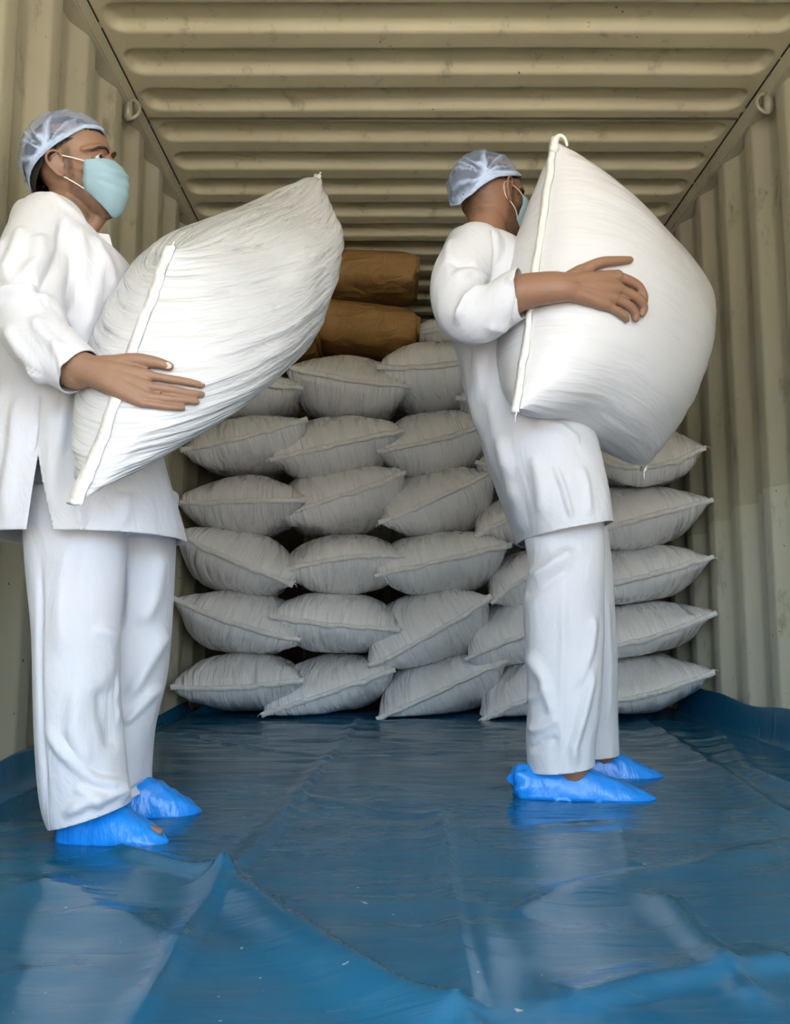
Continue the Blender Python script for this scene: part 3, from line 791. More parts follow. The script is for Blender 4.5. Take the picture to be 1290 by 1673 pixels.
def person(name, base, label, spec):
    root = empty(name, base); tag(root, label, 'person')
    b = np.asarray(base, float)
    skin = spec['skin']
    Hc, yaw, pitch = spec['head']; roll = spec.get('roll', 0)
    R = np.array((Matrix.Rotation(math.radians(yaw), 3, 'Z') @ Matrix.Rotation(math.radians(-pitch), 3, 'Y') @ Matrix.Rotation(math.radians(roll), 3, 'X')))
    hs = spec.get('hscale', 1.0)
    def hw(p): return (np.asarray(p, float) - np.array([0, 0, .11])) @ R.T * hs + Hc
    parts = xf_parts(head_shells(), hw)
    # neck into the shoulders
    parts.append(limb([hw((-.012, 0, .10)), hw((-.018, 0, .035)), spec['neck']], [.057, .056, .064], 28, 5))
    if spec.get('adam'): parts.append(limb([hw((.045, 0, .0)), spec['neck'] + np.array([.045, -.0, -.01])], [.02, .016], 14, 5))
    parts.append(loft_px([r for r in spec['torso'] if r[0] < 730], None, .84))
    for leg in spec['legs']: parts.append(limb(leg[0], leg[1], 24, 6))
    for foot in spec['feet']: parts.append(limb(foot[0], foot[1], 20, 5, flat=[1.25] * len(foot[0]), up=(0, 1, 0)))
    for arm in spec['arms']: parts.append(limb(arm[0], arm[1], 22, 6, flat=arm[2] if len(arm) > 2 else None))
    hands = np.zeros((0, 3))
    for chain, rad in spec['hands']: parts.append(limb(chain, rad, 14, 5))
    me = remesh_union(parts, .0022, 'body')
    v = getv(me)
    # finer smoothing on hands and face, stronger where shells meet
    hm = np.ones(len(v))
    for c_ in spec['handzone']: hm = np.minimum(hm, sstep(.10, .16, np.linalg.norm(v - c_, axis=1)))
    smooth_mesh(me, 6, .5, hm); smooth_mesh(me, 2, .4)
    v = getv(me); nr = getn(me)
    loc = (v - Hc) / hs @ R + np.array([0, 0, .11])
    tint = np.zeros(len(v))
    isface = (np.linalg.norm(v - Hc, axis=1) < .17)
    n3 = vnoise(v[:, 0] * 120, v[:, 1] * 120, v[:, 2] * 120, 3) * .15
    beard = sstep(.098, .070, loc[:, 2] + .35 * np.clip(.03 - loc[:, 0], -.02, .05)) * sstep(-.005, .012, loc[:, 0]) * sstep(-.03, -.005, loc[:, 2])
    side = sstep(.004, .012, loc[:, 0]) * sstep(.034, .022, loc[:, 0]) * sstep(.06, .08, loc[:, 2]) * sstep(.16, .14, loc[:, 2])
    nape = sstep(spec['nape'][0], spec['nape'][1], loc[:, 0]) * sstep(spec['nape'][2], spec['nape'][2] + .03, loc[:, 2])
    ear = (np.abs(loc[:, 1]) > .074)
    brow = np.zeros(len(v))
    tint = np.clip(np.maximum.reduce([beard * spec['beard'], side * spec['beard'] * 1.3, nape * spec['napedark']]) * (1 + n3 * 2), 0, .92) * isface * ~ear
    attr(me, 'tint', tint)
    to_local(me, b)
    body = link('body', me, skin, root); body['label'] = spec['bodylabel']
    # eyes and brows
    for s in (-1, 1):
        ey = link('eye', mesh('eye', *xf_parts([ellipsoid((.0755, .0315 * s, .1222), (.0128,) * 3)], lambda p: hw(p) - b)[0]), M_EYE, body)
        gaze = nrm(np.array([1, -.28, -.06]))
        c = np.array([.0755, .0315 * s, .1222])
        V, F = ellipsoid((0, 0, 0), (.0026, .0072, .0072)); 
        link('iris', mesh('iris', hw(np.asarray(V) + c + gaze * .0112) - b, F), M_IRIS, body)
        V, F = limb([(.0965, .010 * s, .1375), (.098, .024 * s, .1435), (.0885, .042 * s, .1435), (.074, .053 * s, .137)], [.0028, .0036, .0032, .0015], 10, 5)
        link('eyebrow', mesh('eyebrow', hw(V) - b, F), M_HAIR, body)
    # hair, then the net over it
    def dome(c, rad, edge, nr_=26, na=96, pleats=None, bump_=0.0):
        az = np.linspace(0, 2 * np.pi, na, endpoint=False)
        el_e = np.radians(np.interp(np.degrees(az), [0, 40, 80, 110, 150, 180, 210, 250, 280, 320, 360], edge))
        k = np.linspace(0, 1, nr_)[:, None]
        el = np.pi / 2 + (el_e[None] - np.pi / 2) * k
        d = np.stack([np.cos(el) * np.cos(az), np.cos(el) * np.sin(az), np.sin(el) * np.ones_like(az)], -1)
        hug = 1 - (.045 * sstep(.75, 1, k) if pleats is not None else 0)
        Vv = np.asarray(c) + d * np.asarray(rad) * (hug[..., None] if pleats is not None else 1)
        pl = np.zeros(d.shape[:2])
        if pleats is not None:
            G, amp = pleats
            for g in G:
                g = nrm(np.array(g)); e1 = nrm(np.cross(g, [0, .3, 1])); e2 = np.cross(g, e1)
                ang = np.arctan2(d @ e2, d @ e1); dist = np.arccos(np.clip(d @ g, -1, 1))
                w = np.exp(-(dist / .75) ** 2) 
                q = vnoise(ang * 4.2 + 9, dist * 1.3, 0, 4); ridge = 1 - np.abs(q) * 2.6
                pl = np.maximum(pl, np.clip(ridge, 0, 1) * sstep(1.5, .2, dist) + np.exp(-(dist / .16) ** 2))
            soft = vnoise(az[None] * 3 + k * 0, k * 5, 0, 8) * .5 + vnoise(d[..., 0] * 9, d[..., 1] * 9, d[..., 2] * 9, 5) * .5
            pl = np.clip(pl + sstep(.86, 1, k) * .8, 0, 1)
            Vv = Vv + d * (amp * (pl - .3) + amp * 1.2 * soft)[..., None] * sstep(1.02, .9, k)[..., None]
        if bump_: Vv = Vv + d * (bump_ * vnoise(d[..., 0] * 14, d[..., 1] * 14, d[..., 2] * 14, 2))[..., None]
        V = Vv.reshape(-1, 3); F = grid_faces(nr_, na, True)
        return V, F, pl.reshape(-1), Vv[-1]
    V, F, _, _ = dome((-.012, 0, .122), np.array([.1150, .0835, .1135]) * spec.get('hairpuff', 1), spec['hair_edge'], bump_=.003)
    me = mesh('hair', hw(V) - b, F); link('hair', me, M_HAIR, root)
    V, F, pl, edge = dome((-.013, 0, .128), spec['net_rad'], spec['net_edge'], 40, 160, pleats=(spec['gather'], .0055))
    me = mesh('hair_net', hw(V) - b, F); attr(me, 'pleat', pl)
    net = link('hair_net', me, M_NET, root); net['label'] = 'pale blue disposable hair net'
    rows = []
    ne = len(edge)
    for r_ in range(6):
        a = 2 * np.pi * r_ / 6
        c0 = np.array([-.013, 0, .128])
        out = nrm(edge - c0); 
        rows.append(edge + out * .0022 * np.cos(a) + np.array([0, 0, 1]) * (.0042 * np.sin(a)) + out * (.0012 * vnoise(np.arange(ne) * .8, a, 0, 3))[:, None])
    V = np.stack(rows, 1).reshape(-1, 3); F = []
    for i in range(ne):
        for j in range(6):
            F.append((i * 6 + j, ((i + 1) % ne) * 6 + j, ((i + 1) % ne) * 6 + (j + 1) % 6, i * 6 + (j + 1) % 6))
    me = mesh('elastic_edge', hw(V) - b, F); fix_normals(me); attr(me, 'pleat', np.full(len(V), .8)); link('elastic_edge', me, M_NET, net)
    # face mask with pleats, nose wire fold and ear loops
    MR = [(0.0, .103, .117, .058, .066, .113), (.15, .114, .104, .056, .069, .104), (.35, .120, .084, .054, .070, .092), (.55, .120, .058, .050, .068, .078), (.75, .113, .028, .045, .064, .062), (.9, .101, .003, .041, .058, .052), (1.0, .082, -.014, .041, .051, .046)]
    MR = dense(MR, 5); nA = 41; rows = []
    al = np.linspace(-1, 1, nA)
    for bb, xf_, zf, xs_, ys_, zs_ in MR:
        ph = np.abs(al); ang = al * np.pi / 2
        x = xs_ + (xf_ - xs_) * np.cos(ang) ** .72; y = ys_ * np.sin(ang); 
        z = zs_ + (zf - zs_) * np.cos(ang) ** 1.2
        pleat = 0
        for p0 in (.30, .48, .66): pleat = pleat + .0050 * (sstep(p0 - .012, p0 + .012, bb) - sstep(p0 + .012, p0 + .15, bb))
        s_ = np.cos(ang) ** .5
        x = x + pleat * s_ * .9 + .0016 * vnoise(al * 5, bb * 6, 0, 7); z = z + .001 * vnoise(al * 7, bb * 5, 0, 8)
        rows.append(np.stack([x, y, z], -1))
    V = np.concatenate(rows); F = grid_faces(len(rows), nA)
    me = mesh('face_mask', hw(V) - b, F); mk = link('face_mask', me, M_MASK, root); mk['label'] = 'light blue pleated face mask'
    sd = mk.modifiers.new('thickness', 'SOLIDIFY'); sd.thickness = .0018
    for s in (-1, 1):
        for pts in ([(.057, .069 * s, .1115), (.035, .0755 * s, .120), (.012, .0765 * s, .128), (-.004, .078 * s, .1345)],
                    [(.044, .0575 * s, .050), (.025, .069 * s, .066), (.006, .0725 * s, .080)],
                    [(-.004, .078 * s, .1345), (-.018, .078 * s, .128), (-.022, .077 * s, .112), (-.012, .074 * s, .09), (.006, .0725 * s, .080)]):
            V, F = limb(pts, [.0017] * len(pts), 8, 4)
            link('ear_loop', mesh('ear_loop', hw(V) - b, F), M_ELAST, mk)
    return root, b, hw, body

def nails(root_body, b, tips, mat):
    for c, d, up, r in tips:
        d, up = nrm(d), nrm(up); sd = np.cross(d, up)
        V, F = ellipsoid((0, 0, 0), (r * 1.05, r * .72, r * .22), np.stack([d, sd, up], 1), 8, 14)
        link('fingernail', mesh('fingernail', np.asarray(V) + np.asarray(c) - b, F), mat, root_body)

def shoe_cover(root, b, heel, toe, label, h=1.0, ruffle=0.0, seed=0, wid=1.0, mat=None):
    heel, toe = np.asarray(heel, float), np.asarray(toe, float)
    ax = toe - heel; L = np.linalg.norm(ax[:2]); ax = ax / np.linalg.norm(ax); sd = np.array([-ax[1], ax[0], 0])
    S = [(0, .012, .030), (.03, .032, .062), (.10, .042, .082), (.22, .047, .092), (.36, .048, .096), (.5, .050, .086), (.65, .051, .066), (.8, .045, .044), (.91, .030, .026), (.97, .015, .014), (1.0, .004, .007)]
    rows = []; a = np.linspace(0, 2 * np.pi, 72, endpoint=False)
    for s, w, hh in dense(S, 6):
        w *= wid; hh *= h
        y = w * np.sign(np.cos(a)) * np.abs(np.cos(a)) ** .8; z = np.where(np.sin(a) > 0, hh * np.abs(np.sin(a)) ** .9, -.0)
        z = np.maximum(z, 0) + .0035
        wr = vnoise(np.full_like(a, s * 9) + np.cos(a) * 1.2, np.cos(a) * 2.5, np.sin(a) * 2.5, seed) + .6 * vnoise(np.full_like(a, s * 22), np.cos(a) * 4 + s * 9, np.sin(a) * 4, seed + 1)
        up = np.clip(np.sin(a), 0, 1)
        k = (.0032 * wr) * (.35 + .65 * up)
        if ruffle: k = k + ruffle * sstep(.16, .02, s) * (vnoise(a * 3.2, s * 20, 0, seed + 2) * .5 + .5) * np.clip(np.sin(a) + .3, 0, 1)
        p = heel + np.outer(np.full_like(a, s * L), ax) + np.outer(y + np.cos(a) * k, sd)
        p[:, 2] = z + np.clip(np.sin(a), 0, 1) * k
        if ruffle: p = p - np.outer(k * sstep(.10, .0, s) * 1.2, ax)
        rows.append(p)
    V, F = rings_loft(rows); V[:, 2] = np.maximum(V[:, 2], .0045)
    me = mesh('shoe_cover', V - b, F); fix_normals(me)
    o = link('shoe_cover', me, M_COVER, root); o['label'] = label
    # gathered elastic around the ankle opening
    return o

# ------------------------------------------------------------------ the two carried sacks
def bvh(V, nt, nth):
    vv = [Vector(p) for p in V.reshape(-1, 3)]; return BVHTree.FromPolygons(vv, grid_faces(nt, nth, True))
LA, LB = P(284, 405, 1.64), P(136, 815, 1.50)
LC, LD = P(520, 290, 2.34), P(428, 585, 2.24)
HS1, HB1, HV1 = make_sack('carried_sack', LA, LB, LC, LD, .43, seed=70, mat=M_HELD, hem_mat=M_HEMW, nth=260, nt=110, amp=.0066, kfreq=13, hem_w=.019, tau=.45, w_in=.42, shrink=.93, far_hem=True, pw=.95,
                          body_c=(LA + LB + LC + LD) / 4 + np.array([.0, 0, .0]))
tag(HS1, 'big white woven sack hugged by the left man, seam facing the camera', 'sack', 'carried white sacks')
RA, RB = P(908, 232, 2.10), P(848, 668, 2.00)
RC, RD = P(1150, 470, 2.62), P(1052, 764, 2.50)
HS2, HB2, HV2 = make_sack('carried_sack', RA, RB, RC, RD, .485, seed=73, mat=M_HELD2, hem_mat=M_HEMW, nth=260, nt=110, amp=.0030, kfreq=10, tau=.46, w_in=.42, shrink=.93, far_hem=True, pw=.95, gexp=.52, asym=.12, hem_w=.013)
ear_ = [P(905, 243, 2.09), P(907, 229, 2.09), P(914, 222, 2.09), P(922, 226, 2.085), P(926, 237, 2.08)]
link('thread_tail', mesh('thread_tail', *limb([p_ - np.array(HS2.location) for p_ in ear_], [.013, .009, .0055, .004, .0035], 10, 5)), M_HEMW, HS2)
ear_ = [P(541, 366, 2.30), P(547, 364, 2.29), P(551, 360, 2.285)]
link('thread_tail', mesh('thread_tail', *limb([p_ - np.array(HS1.location) for p_ in ear_], [.004, .003, .002], 8, 4)), M_HEMW, HS1)
tag(HS2, 'big white woven sack held upright by the right man', 'sack', 'carried white sacks')
BV1, BV2 = bvh(HV1, 110, 260), bvh(HV2, 110, 260)
def hit(bv, u, v, off):
    d = ray(u, v); r = bv.ray_cast(Vector((0, 0, CAMH)), d)
    if r[0] is None: raise RuntimeError('no sack at %s %s' % (u, v))
    n = r[1] if r[1].dot(d) < 0 else -r[1]
    return np.array(r[0] + n * off * .75 - d * off * .35)
# ------------------------------------------------------------------ first man (at the left)
def hand_px(bv, wrist, fingers, thumb, r0):
    ch = []
    for j, f in enumerate(fingers):
        rr = r0[j]; pts = [hit(bv, u, v, rr * k) for (u, v), k in zip(f, (1.25, 1.2, 1.05, .95))]
        ch.append((pts, [rr * 1.08, rr * 1.0, rr * .95, rr * .78]))
        mid = (np.asarray(wrist) * .5 + pts[0] * .5)
        mid = mid + nrm(np.array([0, -1, 0.25])) * .004
        ch.append(([np.asarray(wrist) + (pts[0] - pts[0]) , mid, pts[0]], [.028, .021, rr * 1.3]))
    pts = [hit(bv, u, v, rr) for (u, v), rr in zip(thumb, (.016, .014, .012, .010))]
    ch.append((pts, [.016, .0135, .0115, .0085]))
    ch.append(([np.asarray(wrist), (np.asarray(wrist) + pts[0]) / 2, pts[0]], [.024, .02, .017]))
    return ch
def bent(a, b_, c, d): return [a, b_, c, d]
# near hand on the sack end
w1 = hit(BV1, 150, 613, .030)
F1 = [[(246, 617), (278, 622), (306, 626), (328, 630)], [(245, 635), (278, 639), (306, 643), (328, 646)],
      [(240, 650), (270, 653), (298, 656), (319, 657)], [(233, 661), (258, 665), (280, 667), (297, 667)]]
T1 = [(188, 600), (222, 593), (254, 596), (277, 602)]
hands1 = hand_px(BV1, w1, F1, T1, [.0081, .0081, .0077, .0068])
# far hand supports the sack from the far side
def far_hand(wrist, dirn, up, k=1.0):
    d, u = nrm(dirn), nrm(up); s = np.cross(d, u); w = np.asarray(wrist, float); ch = []
    for o, L, r in ((.032, .078, .0092), (.011, .088, .0094), (-.011, .082, .009), (-.031, .064, .008)):
        m0 = w + d * .085 + s * o
        ch.append(([w, w + d * .045 + s * o * .6, m0], [.026, .018, .012]))
        ch.append(([m0, m0 + d * L * .45 - u * .006, m0 + d * L * .78 - u * .018, m0 + d * L - u * .032], [r * 1.15, r, r * .92, r * .75]))
    ch.append(([w + s * .02, w + d * .035 + s * .048, w + d * .065 + s * .062, w + d * .09 + s * .066 - u * .01], [.019, .0145, .012, .009]))
    return ch
sh1n, el1, = P(78, 372, 1.76), P(60, 545, 1.62)
cen1 = (LC + LD) / 2
far_w = np.array([cen1[0] - .20, cen1[1] + .05, cen1[2] - .06])
hands1 += far_hand(far_w, (.8, .05, .25), (-.1, 1, -.1))
hb1 = P(108, 1362, 1.86); 
base1 = np.array([P(150, 1360, 1.88)[0], 1.90, 0.0])
legN = [[P(150, 800, 1.82), P(128, 1050, 1.80), P(140, 1300, 1.80), np.array([*PZ(150, 1350, .05)[:2], .06])], [.075, .055, .04, .032]]
legN[0][3] = np.array([P(168, 1340, 1.80)[0], 1.80, .085])
legF = [[P(190, 800, 2.0), P(215, 1050, 2.02), P(210, 1250, 2.04), np.array([P(212, 1300, 2.05)[0], 2.05, .06])], [.085, .060, .043, .04]]
hN, tN = np.array([*PZ(98, 1372, .0045)[:2], .0045]), np.array([*PZ(274, 1379, .0045)[:2], .0045])
hF, tF = np.array([*PZ(188, 1336, .0045)[:2], .0045]), np.array([*PZ(329, 1327, .0045)[:2], .0045])
def foot(h, t): return [[h + (t - h) * .16 + np.array([0, 0, .040]), h + (t - h) * .45 + np.array([0, 0, .036]), h + (t - h) * .68 + np.array([0, 0, .022]), h + (t - h) * .78 + np.array([0, 0, .016])], [.026, .027, .014, .008]]
tor1 = [(362, 74, 150, .068, 1.90, -.55), (374, 54, 172, .115, 1.90, -.5), (394, 38, 206, .16, 1.90, -.35), (435, 31, 222, .19, 1.90, -.15), (500, 28, 226, .195, 1.90, 0), (600, 18, 225, .19, 1.90, 0),
        (700, 5, 248, .205, 1.90, 0), (800, -4, 275, .225, 1.90, 0), (870, -8, 293, .235, 1.90, 0), (900, -9, 297, .24, 1.90, 0)]
slv = [[P(84, 374, 1.77), P(56, 425, 1.705), P(46, 490, 1.655), P(58, 545, 1.615), P(92, 578, 1.56), P(126, 604, 1.505), P(150, 622, 1.47)], [.078, .073, .066, .063, .055, .048, .046]]
for k_, f_ in ((3, .35), (4, .75), (5, 1.0), (6, 1.0)):
    uv_ = [(58, 545), (92, 578), (126, 604), (150, 622)][k_ - 3]
    slv[0][k_] = P(*uv_, 1.635 + (w1[1] + .01 - 1.635) * f_)
palm1 = np.mean([hit(BV1, *q, .012) for q in ((246, 617), (245, 635), (240, 650), (233, 661))], 0)
armN = [slv[0][:6] + [w1, w1 * .6 + palm1 * .4], [.050, .050, .047, .046, .043, .039, .033, .024]]
print('WRIST', w1, slv[0][5])
elF = np.array([P(90, 520, 2.1)[0], 2.22, far_w[2] - .16])
armF = [[P(100, 385, 2.05), (P(100, 385, 2.05) + elF) / 2 + np.array([-.02, .03, 0]), elF, far_w], [.052, .048, .042, .03]]
toe_foot = foot(hN, tN)
toe_foot = [toe_foot[0][:3] + [hN + (tN - hN) * .84 + np.array([0, 0, .028]), hN + (tN - hN) * .935 + np.array([0, -.004, .024])], toe_foot[1][:3] + [.008, .0065]]
spec1 = dict(skin=M_SKIN1, bodylabel='light brown skin of face, neck and hand', head=(P(106, 255, 1.84) + np.array([0, .066, 0]), -9, 4), roll=17, hscale=.95, handzone=[np.mean([hit(BV1, *q, .01) for q in ((280, 625), (240, 640), (260, 600))], 0)], neck=P(98, 392, 1.91), adam=True, torso=tor1, legs=[legN, legF],
             feet=[toe_foot, foot(hF, tF)], arms=[armN, armF], hands=hands1, nape=(-.045, -.075, .02), napedark=.9, beard=.42,
             hair_edge=[36, 33, 14, -8, -40, -50, -40, -8, 14, 33, 36], net_edge=[36, 33, 14, -2, -26, -34, -26, -2, 14, 33, 36],
             net_rad=np.array([.122, .096, .125]), gather=[(-.1, -1, .10), (-.1, 1, .10)])
MAN1, b1, hw1, body1 = person('person', base1, 'man at the left in white tunic, blue hair net and mask, hugging a sack', spec1)
cam_p = np.array([0, 0, CAMH])
def nail_list(bv, items):
    out = []
    for (u, v), (u2, v2), r, lift in items:
        a, c = hit(bv, u2, v2, r), hit(bv, u, v, r); d = c - a; tc = nrm(cam_p - c)
        out.append((c + tc * r * lift, d, tc, r)); 
    return out
nails(body1, b1, nail_list(BV1, [((273, 600), (258, 597), .0088, 1.0), ((327, 629), (312, 627), .0062, 1.0), ((326, 645.5), (312, 644), .0062, 1.0), ((317, 656.5), (304, 656), .0058, 1.0)]), M_NAIL2)

# tunic
slvF = [armF[0][:3] + [elF * .25 + far_w * .75], [.078, .072, .06, .05]]
me = remesh_union([loft_px(tor1), limb(*slv, seg=32), limb(*slvF, seg=28)], .005, 'tunic')
smooth_mesh(me, 10, .5)
folds_xz(me, [
    ([(5, 520), (40, 503), (75, 498), (105, 520)], 1.66, .012, .012), ([(0, 480), (45, 488), (85, 478)], 1.66, .010, -.006),
    ([(80, 395), (88, 450), (72, 492)], 1.70, .014, .009), ([(55, 380), (52, 440), (40, 490)], 1.70, .016, .007), ([(25, 400), (22, 450), (18, 500)], 1.70, .012, .005),
    ([(108, 352), (113, 420), (104, 520), (120, 560)], 1.72, .007, -.009), ([(128, 350), (140, 430), (132, 530)], 1.74, .014, .008),
    ([(165, 395), (155, 470), (138, 560)], 1.74, .013, .008), ([(148, 372), (170, 430), (178, 470)], 1.74, .010, .006), ([(90, 330), (120, 352), (160, 380)], 1.78, .008, .004),
    ([(20, 540), (50, 585), (90, 620)], 1.60, .010, .006), ([(60, 520), (85, 560), (125, 590)], 1.58, .010, .006), ([(90, 560), (105, 590), (112, 630)], 1.55, .006, .004),
    ([(40, 640), (38, 740), (25, 860)], 1.73, .016, .008), ([(68, 640), (70, 700), (66, 750)], 1.72, .006, -.007), ([(95, 660), (100, 760), (105, 860)], 1.72, .016, .008),
    ([(135, 800), (142, 835), (150, 868)], 1.72, .012, .006), ([(200, 800), (205, 835), (200, 868)], 1.72, .012, .006), ([(255, 795), (262, 830), (268, 868)], 1.74, .010, .006),
    ([(10, 620), (15, 720), (8, 800)], 1.74, .014, .006), ([(108, 610), (106, 680), (104, 760)], 1.70, .010, .008)], 1.9)
cloth_noise(me, .005, 9, 3.5, 5)
cdir = nrm(slv[0][6] - slv[0][4]); cc = slv[0][5] + cdir * .006
cut(me, cc, cdir, lambda c: (np.linalg.norm(np.array(c) - cc) < .11) and (np.dot(np.array(c) - cc, cdir) > -.04))
hemz = P(150, 866, 1.68)[2]
cut(me, (0, 0, hemz), (0, 0, -1), lambda c: c.z < hemz + .05)
# side slit: a wedge opened between the back and the front panel
st, sL, sR = P(66, 742, 1.69), P(44, 870, 1.67), P(88, 866, 1.67)
nl = nrm(np.array([(st - sL)[2], 0, -(st - sL)[0]])); nr_ = nrm(np.array([-(st - sR)[2], 0, (st - sR)[0]]))
bm = bmesh.new(); bm.from_mesh(me)
for co, no in ((st, nl), (st, nr_)):
    fs = [f for f in bm.faces if f.calc_center_median().y < 1.86 and f.calc_center_median().z < st[2] + .01]
    g_ = set(fs)
    for f in fs: g_.update(f.verts); g_.update(f.edges)
    bmesh.ops.bisect_plane(bm, geom=list(g_), plane_co=Vector(co), plane_no=Vector(no))
dl = []
for f in bm.faces:
    c = np.array(f.calc_center_median())
    if c[1] < 1.86 and c[2] < st[2] and np.dot(c - st, nl) > 0 and np.dot(c - st, nr_) > 0: dl.append(f)
bmesh.ops.delete(bm, geom=dl, context='FACES'); bm.to_mesh(me); bm.free()
o = cloth_obj('tunic', me, b1, MAN1, M_CLOTH); o['label'] = 'loose white cotton tunic with side slit'
tunic1 = o
# collar flap with its button at the open neck
c0 = P(172, 384, 1.80)
V, F = [], []
fl = [(156, 380), (178, 383), (184, 405), (172, 408), (164, 395)]
pts = [P(u, v, 1.835) for u, v in fl]
V = [p for p in pts] + [p + np.array([0, .006, 0]) for p in pts]; k_ = len(fl)
F = [tuple(range(k_)), tuple(reversed(range(k_, 2 * k_)))] + [(i, i + k_, (i + 1) % k_ + k_, (i + 1) % k_) for i in range(k_)]
me = mesh('collar_flap', np.array(V) - b1, F); fix_normals(me); link('collar_flap', me, M_CLOTH, tunic1, smooth=False)
# trousers
leg_n = [(800, 40, 205, .10, 1.83), (870, 46, 203, .10, 1.82), (960, 54, 198, .10, 1.81), (1050, 61, 190, .10, 1.80), (1150, 65, 192, .098, 1.80), (1250, 70, 203, .095, 1.80), (1320, 78, 214, .092, 1.80), (1352, 90, 216, .09, 1.80), (1368, 98, 216, .088, 1.80)]
leg_f = [(800, 140, 290, .115, 2.00), (870, 150, 285, .112, 2.01), (960, 160, 281, .105, 2.02), (1050, 166, 276, .10, 2.02), (1120, 170, 268, .097, 2.03), (1190, 172, 252, .094, 2.03), (1250, 172, 245, .09, 2.04), (1300, 174, 244, .088, 2.04), (1325, 176, 246, .088, 2.04)]
me = remesh_union([loft_px(leg_n, n=2.2), loft_px(leg_f, n=2.2), loft_px([(770, 34, 262, .15, 1.91), (800, 38, 268, .155, 1.91), (850, 46, 268, .15, 1.91), (875, 60, 255, .12, 1.91)])], .005, 'trousers')
smooth_mesh(me, 8, .5)
folds_xz(me, [
    ([(75, 1180), (110, 1230), (150, 1270), (205, 1310)], 1.71, .011, .010), ([(90, 1190), (130, 1245), (175, 1285)], 1.71, .009, -.008), ([(100, 1335), (140, 1310), (180, 1305), (205, 1325)], 1.71, .010, .009),
    ([(120, 1285), (150, 1300), (160, 1330)], 1.71, .008, .005), ([(66, 900), (68, 1050), (72, 1200), (80, 1330)], 1.72, .006, -.006), ([(190, 880), (186, 1000), (178, 1080), (158, 1120)], 1.71, .014, .010),
    ([(150, 1020), (172, 1050), (180, 1075)], 1.71, .010, .007), ([(155, 1115), (160, 1170), (175, 1240)], 1.71, .012, -.008), ([(130, 1110), (122, 1190), (140, 1260)], 1.71, .014, .006),
    ([(110, 880), (100, 980), (110, 1080)], 1.71, .020, .006), ([(260, 890), (245, 980), (228, 1030)], 1.93, .014, .009), ([(265, 1020), (235, 1090), (205, 1150)], 1.93, .013, .009),
    ([(250, 1120), (220, 1160), (195, 1190)], 1.93, .010, .007), ([(188, 1120), (190, 1200), (192, 1290)], 1.95, .006, .007), ([(200, 1300), (225, 1290), (243, 1272)], 1.95, .006, -.008),
    ([(205, 880), (202, 960), (196, 1040)], 1.93, .009, -.009)], 1.8)
cloth_noise(me, .004, 10, 4, 9)
pa, pb = P(96, 1354, 1.72), P(212, 1320, 1.72)
no = nrm(np.array([(pb - pa)[2], 0, -(pb - pa)[0]])); 
cut(me, pa, no, lambda c: c.y < 1.915 and c.z < .16)
pa, pb = P(176, 1318, 2.0), P(245, 1290, 2.0)
no = nrm(np.array([(pb - pa)[2], 0, -(pb - pa)[0]]))
cut(me, pa, no, lambda c: c.y > 1.905 and c.z < .16)
o = cloth_obj('trousers', me, b1, MAN1, M_CLOTH); o['label'] = 'wide white cotton trousers'
shoe_cover(MAN1, b1, hN, tN, 'blue plastic shoe cover on the near foot, torn at the toe', .95, 0, 3)
shoe_cover(MAN1, b1, hF, tF, 'blue plastic shoe cover on the far foot', .90, 0, 8, .95)

# ------------------------------------------------------------------ second man (at the right)
w2 = hit(BV2, 912, 478, .034)
F2 = [[(1004, 455), (1034, 468), (1046, 485), (1046, 499)], [(1006, 474), (1035, 488), (1046, 503), (1044, 514)],
      [(999, 489), (1022, 501), (1033, 513), (1034, 522)], [(988, 502), (1006, 511), (1016, 518), (1020, 523)]]
T2 = [(948, 447), (978, 433), (1006, 429), (1026, 427)]
hands2 = hand_px(BV2, w2, F2, T2, [.0122, .0122, .0116, .0106])
cen2 = (RC + RD) / 2
far_w2 = np.array([cen2[0] - .24, cen2[1] + .10, cen2[2] + .04])
hands2 += far_hand(far_w2, (.7, .25, .1), (-.3, 1, 0))
base2 = np.array([P(930, 1290, 2.35)[0], 2.36, 0.0])
h2N, t2N = np.array([*PZ(842, 1300, .0045)[:2], .0045]), np.array([*PZ(1071, 1306, .0045)[:2], .0045])
h2F, t2F = np.array([*PZ(930, 1269, .0045)[:2], .0045]), np.array([*PZ(1084, 1271, .0045)[:2], .0045])
l2N = [[P(920, 850, 2.27), P(920, 1020, 2.24), P(915, 1200, 2.24), np.array([P(935, 1265, 2.23)[0], 2.225, .075])], [.07, .055, .044, .043]]
l2F = [[P(920, 830, 2.46), P(948, 1020, 2.48), P(965, 1180, 2.49), np.array([P(985, 1240, 2.49)[0], 2.495, .07])], [.085, .060, .044, .042]]
tor2 = [(394, 760, 838, .066, 2.36, -.4), (402, 740, 854, .112, 2.36, -.35), (416, 726, 866, .158, 2.36, -.25), (450, 717, 880, .19, 2.36, -.1), (505, 723, 895, .19, 2.36, 0), (560, 744, 905, .18, 2.36, 0),
        (640, 760, 930, .185, 2.36, 0), (720, 786, 968, .205, 2.36, 0), (800, 813, 984, .225, 2.36, 0), (860, 838, 990, .232, 2.36, 0), (905, 852, 996, .236, 2.36, 0)]
a2c = hit(BV2, 866, 490, .052)
s2 = [[P(776, 410, 2.20), P(748, 455, 2.15), P(752, 505, 2.10), P(778, 520, 2.05), (P(778, 520, 2.05) + a2c) / 2 + np.array([0, -.005, .0]), a2c, a2c + (w2 - a2c) * .7], [.078, .072, .068, .066, .063, .060, .060]]
palm2 = np.mean([hit(BV2, *q, .014) for q in ((1004, 455), (1006, 474), (999, 489), (988, 502))], 0)
a2N = [s2[0][:6] + [w2, w2 * .55 + palm2 * .45], [.052, .052, .050, .050, .048, .045, .039, .030], [1, 1, 1, 1, 1, .95, .85, .7]]
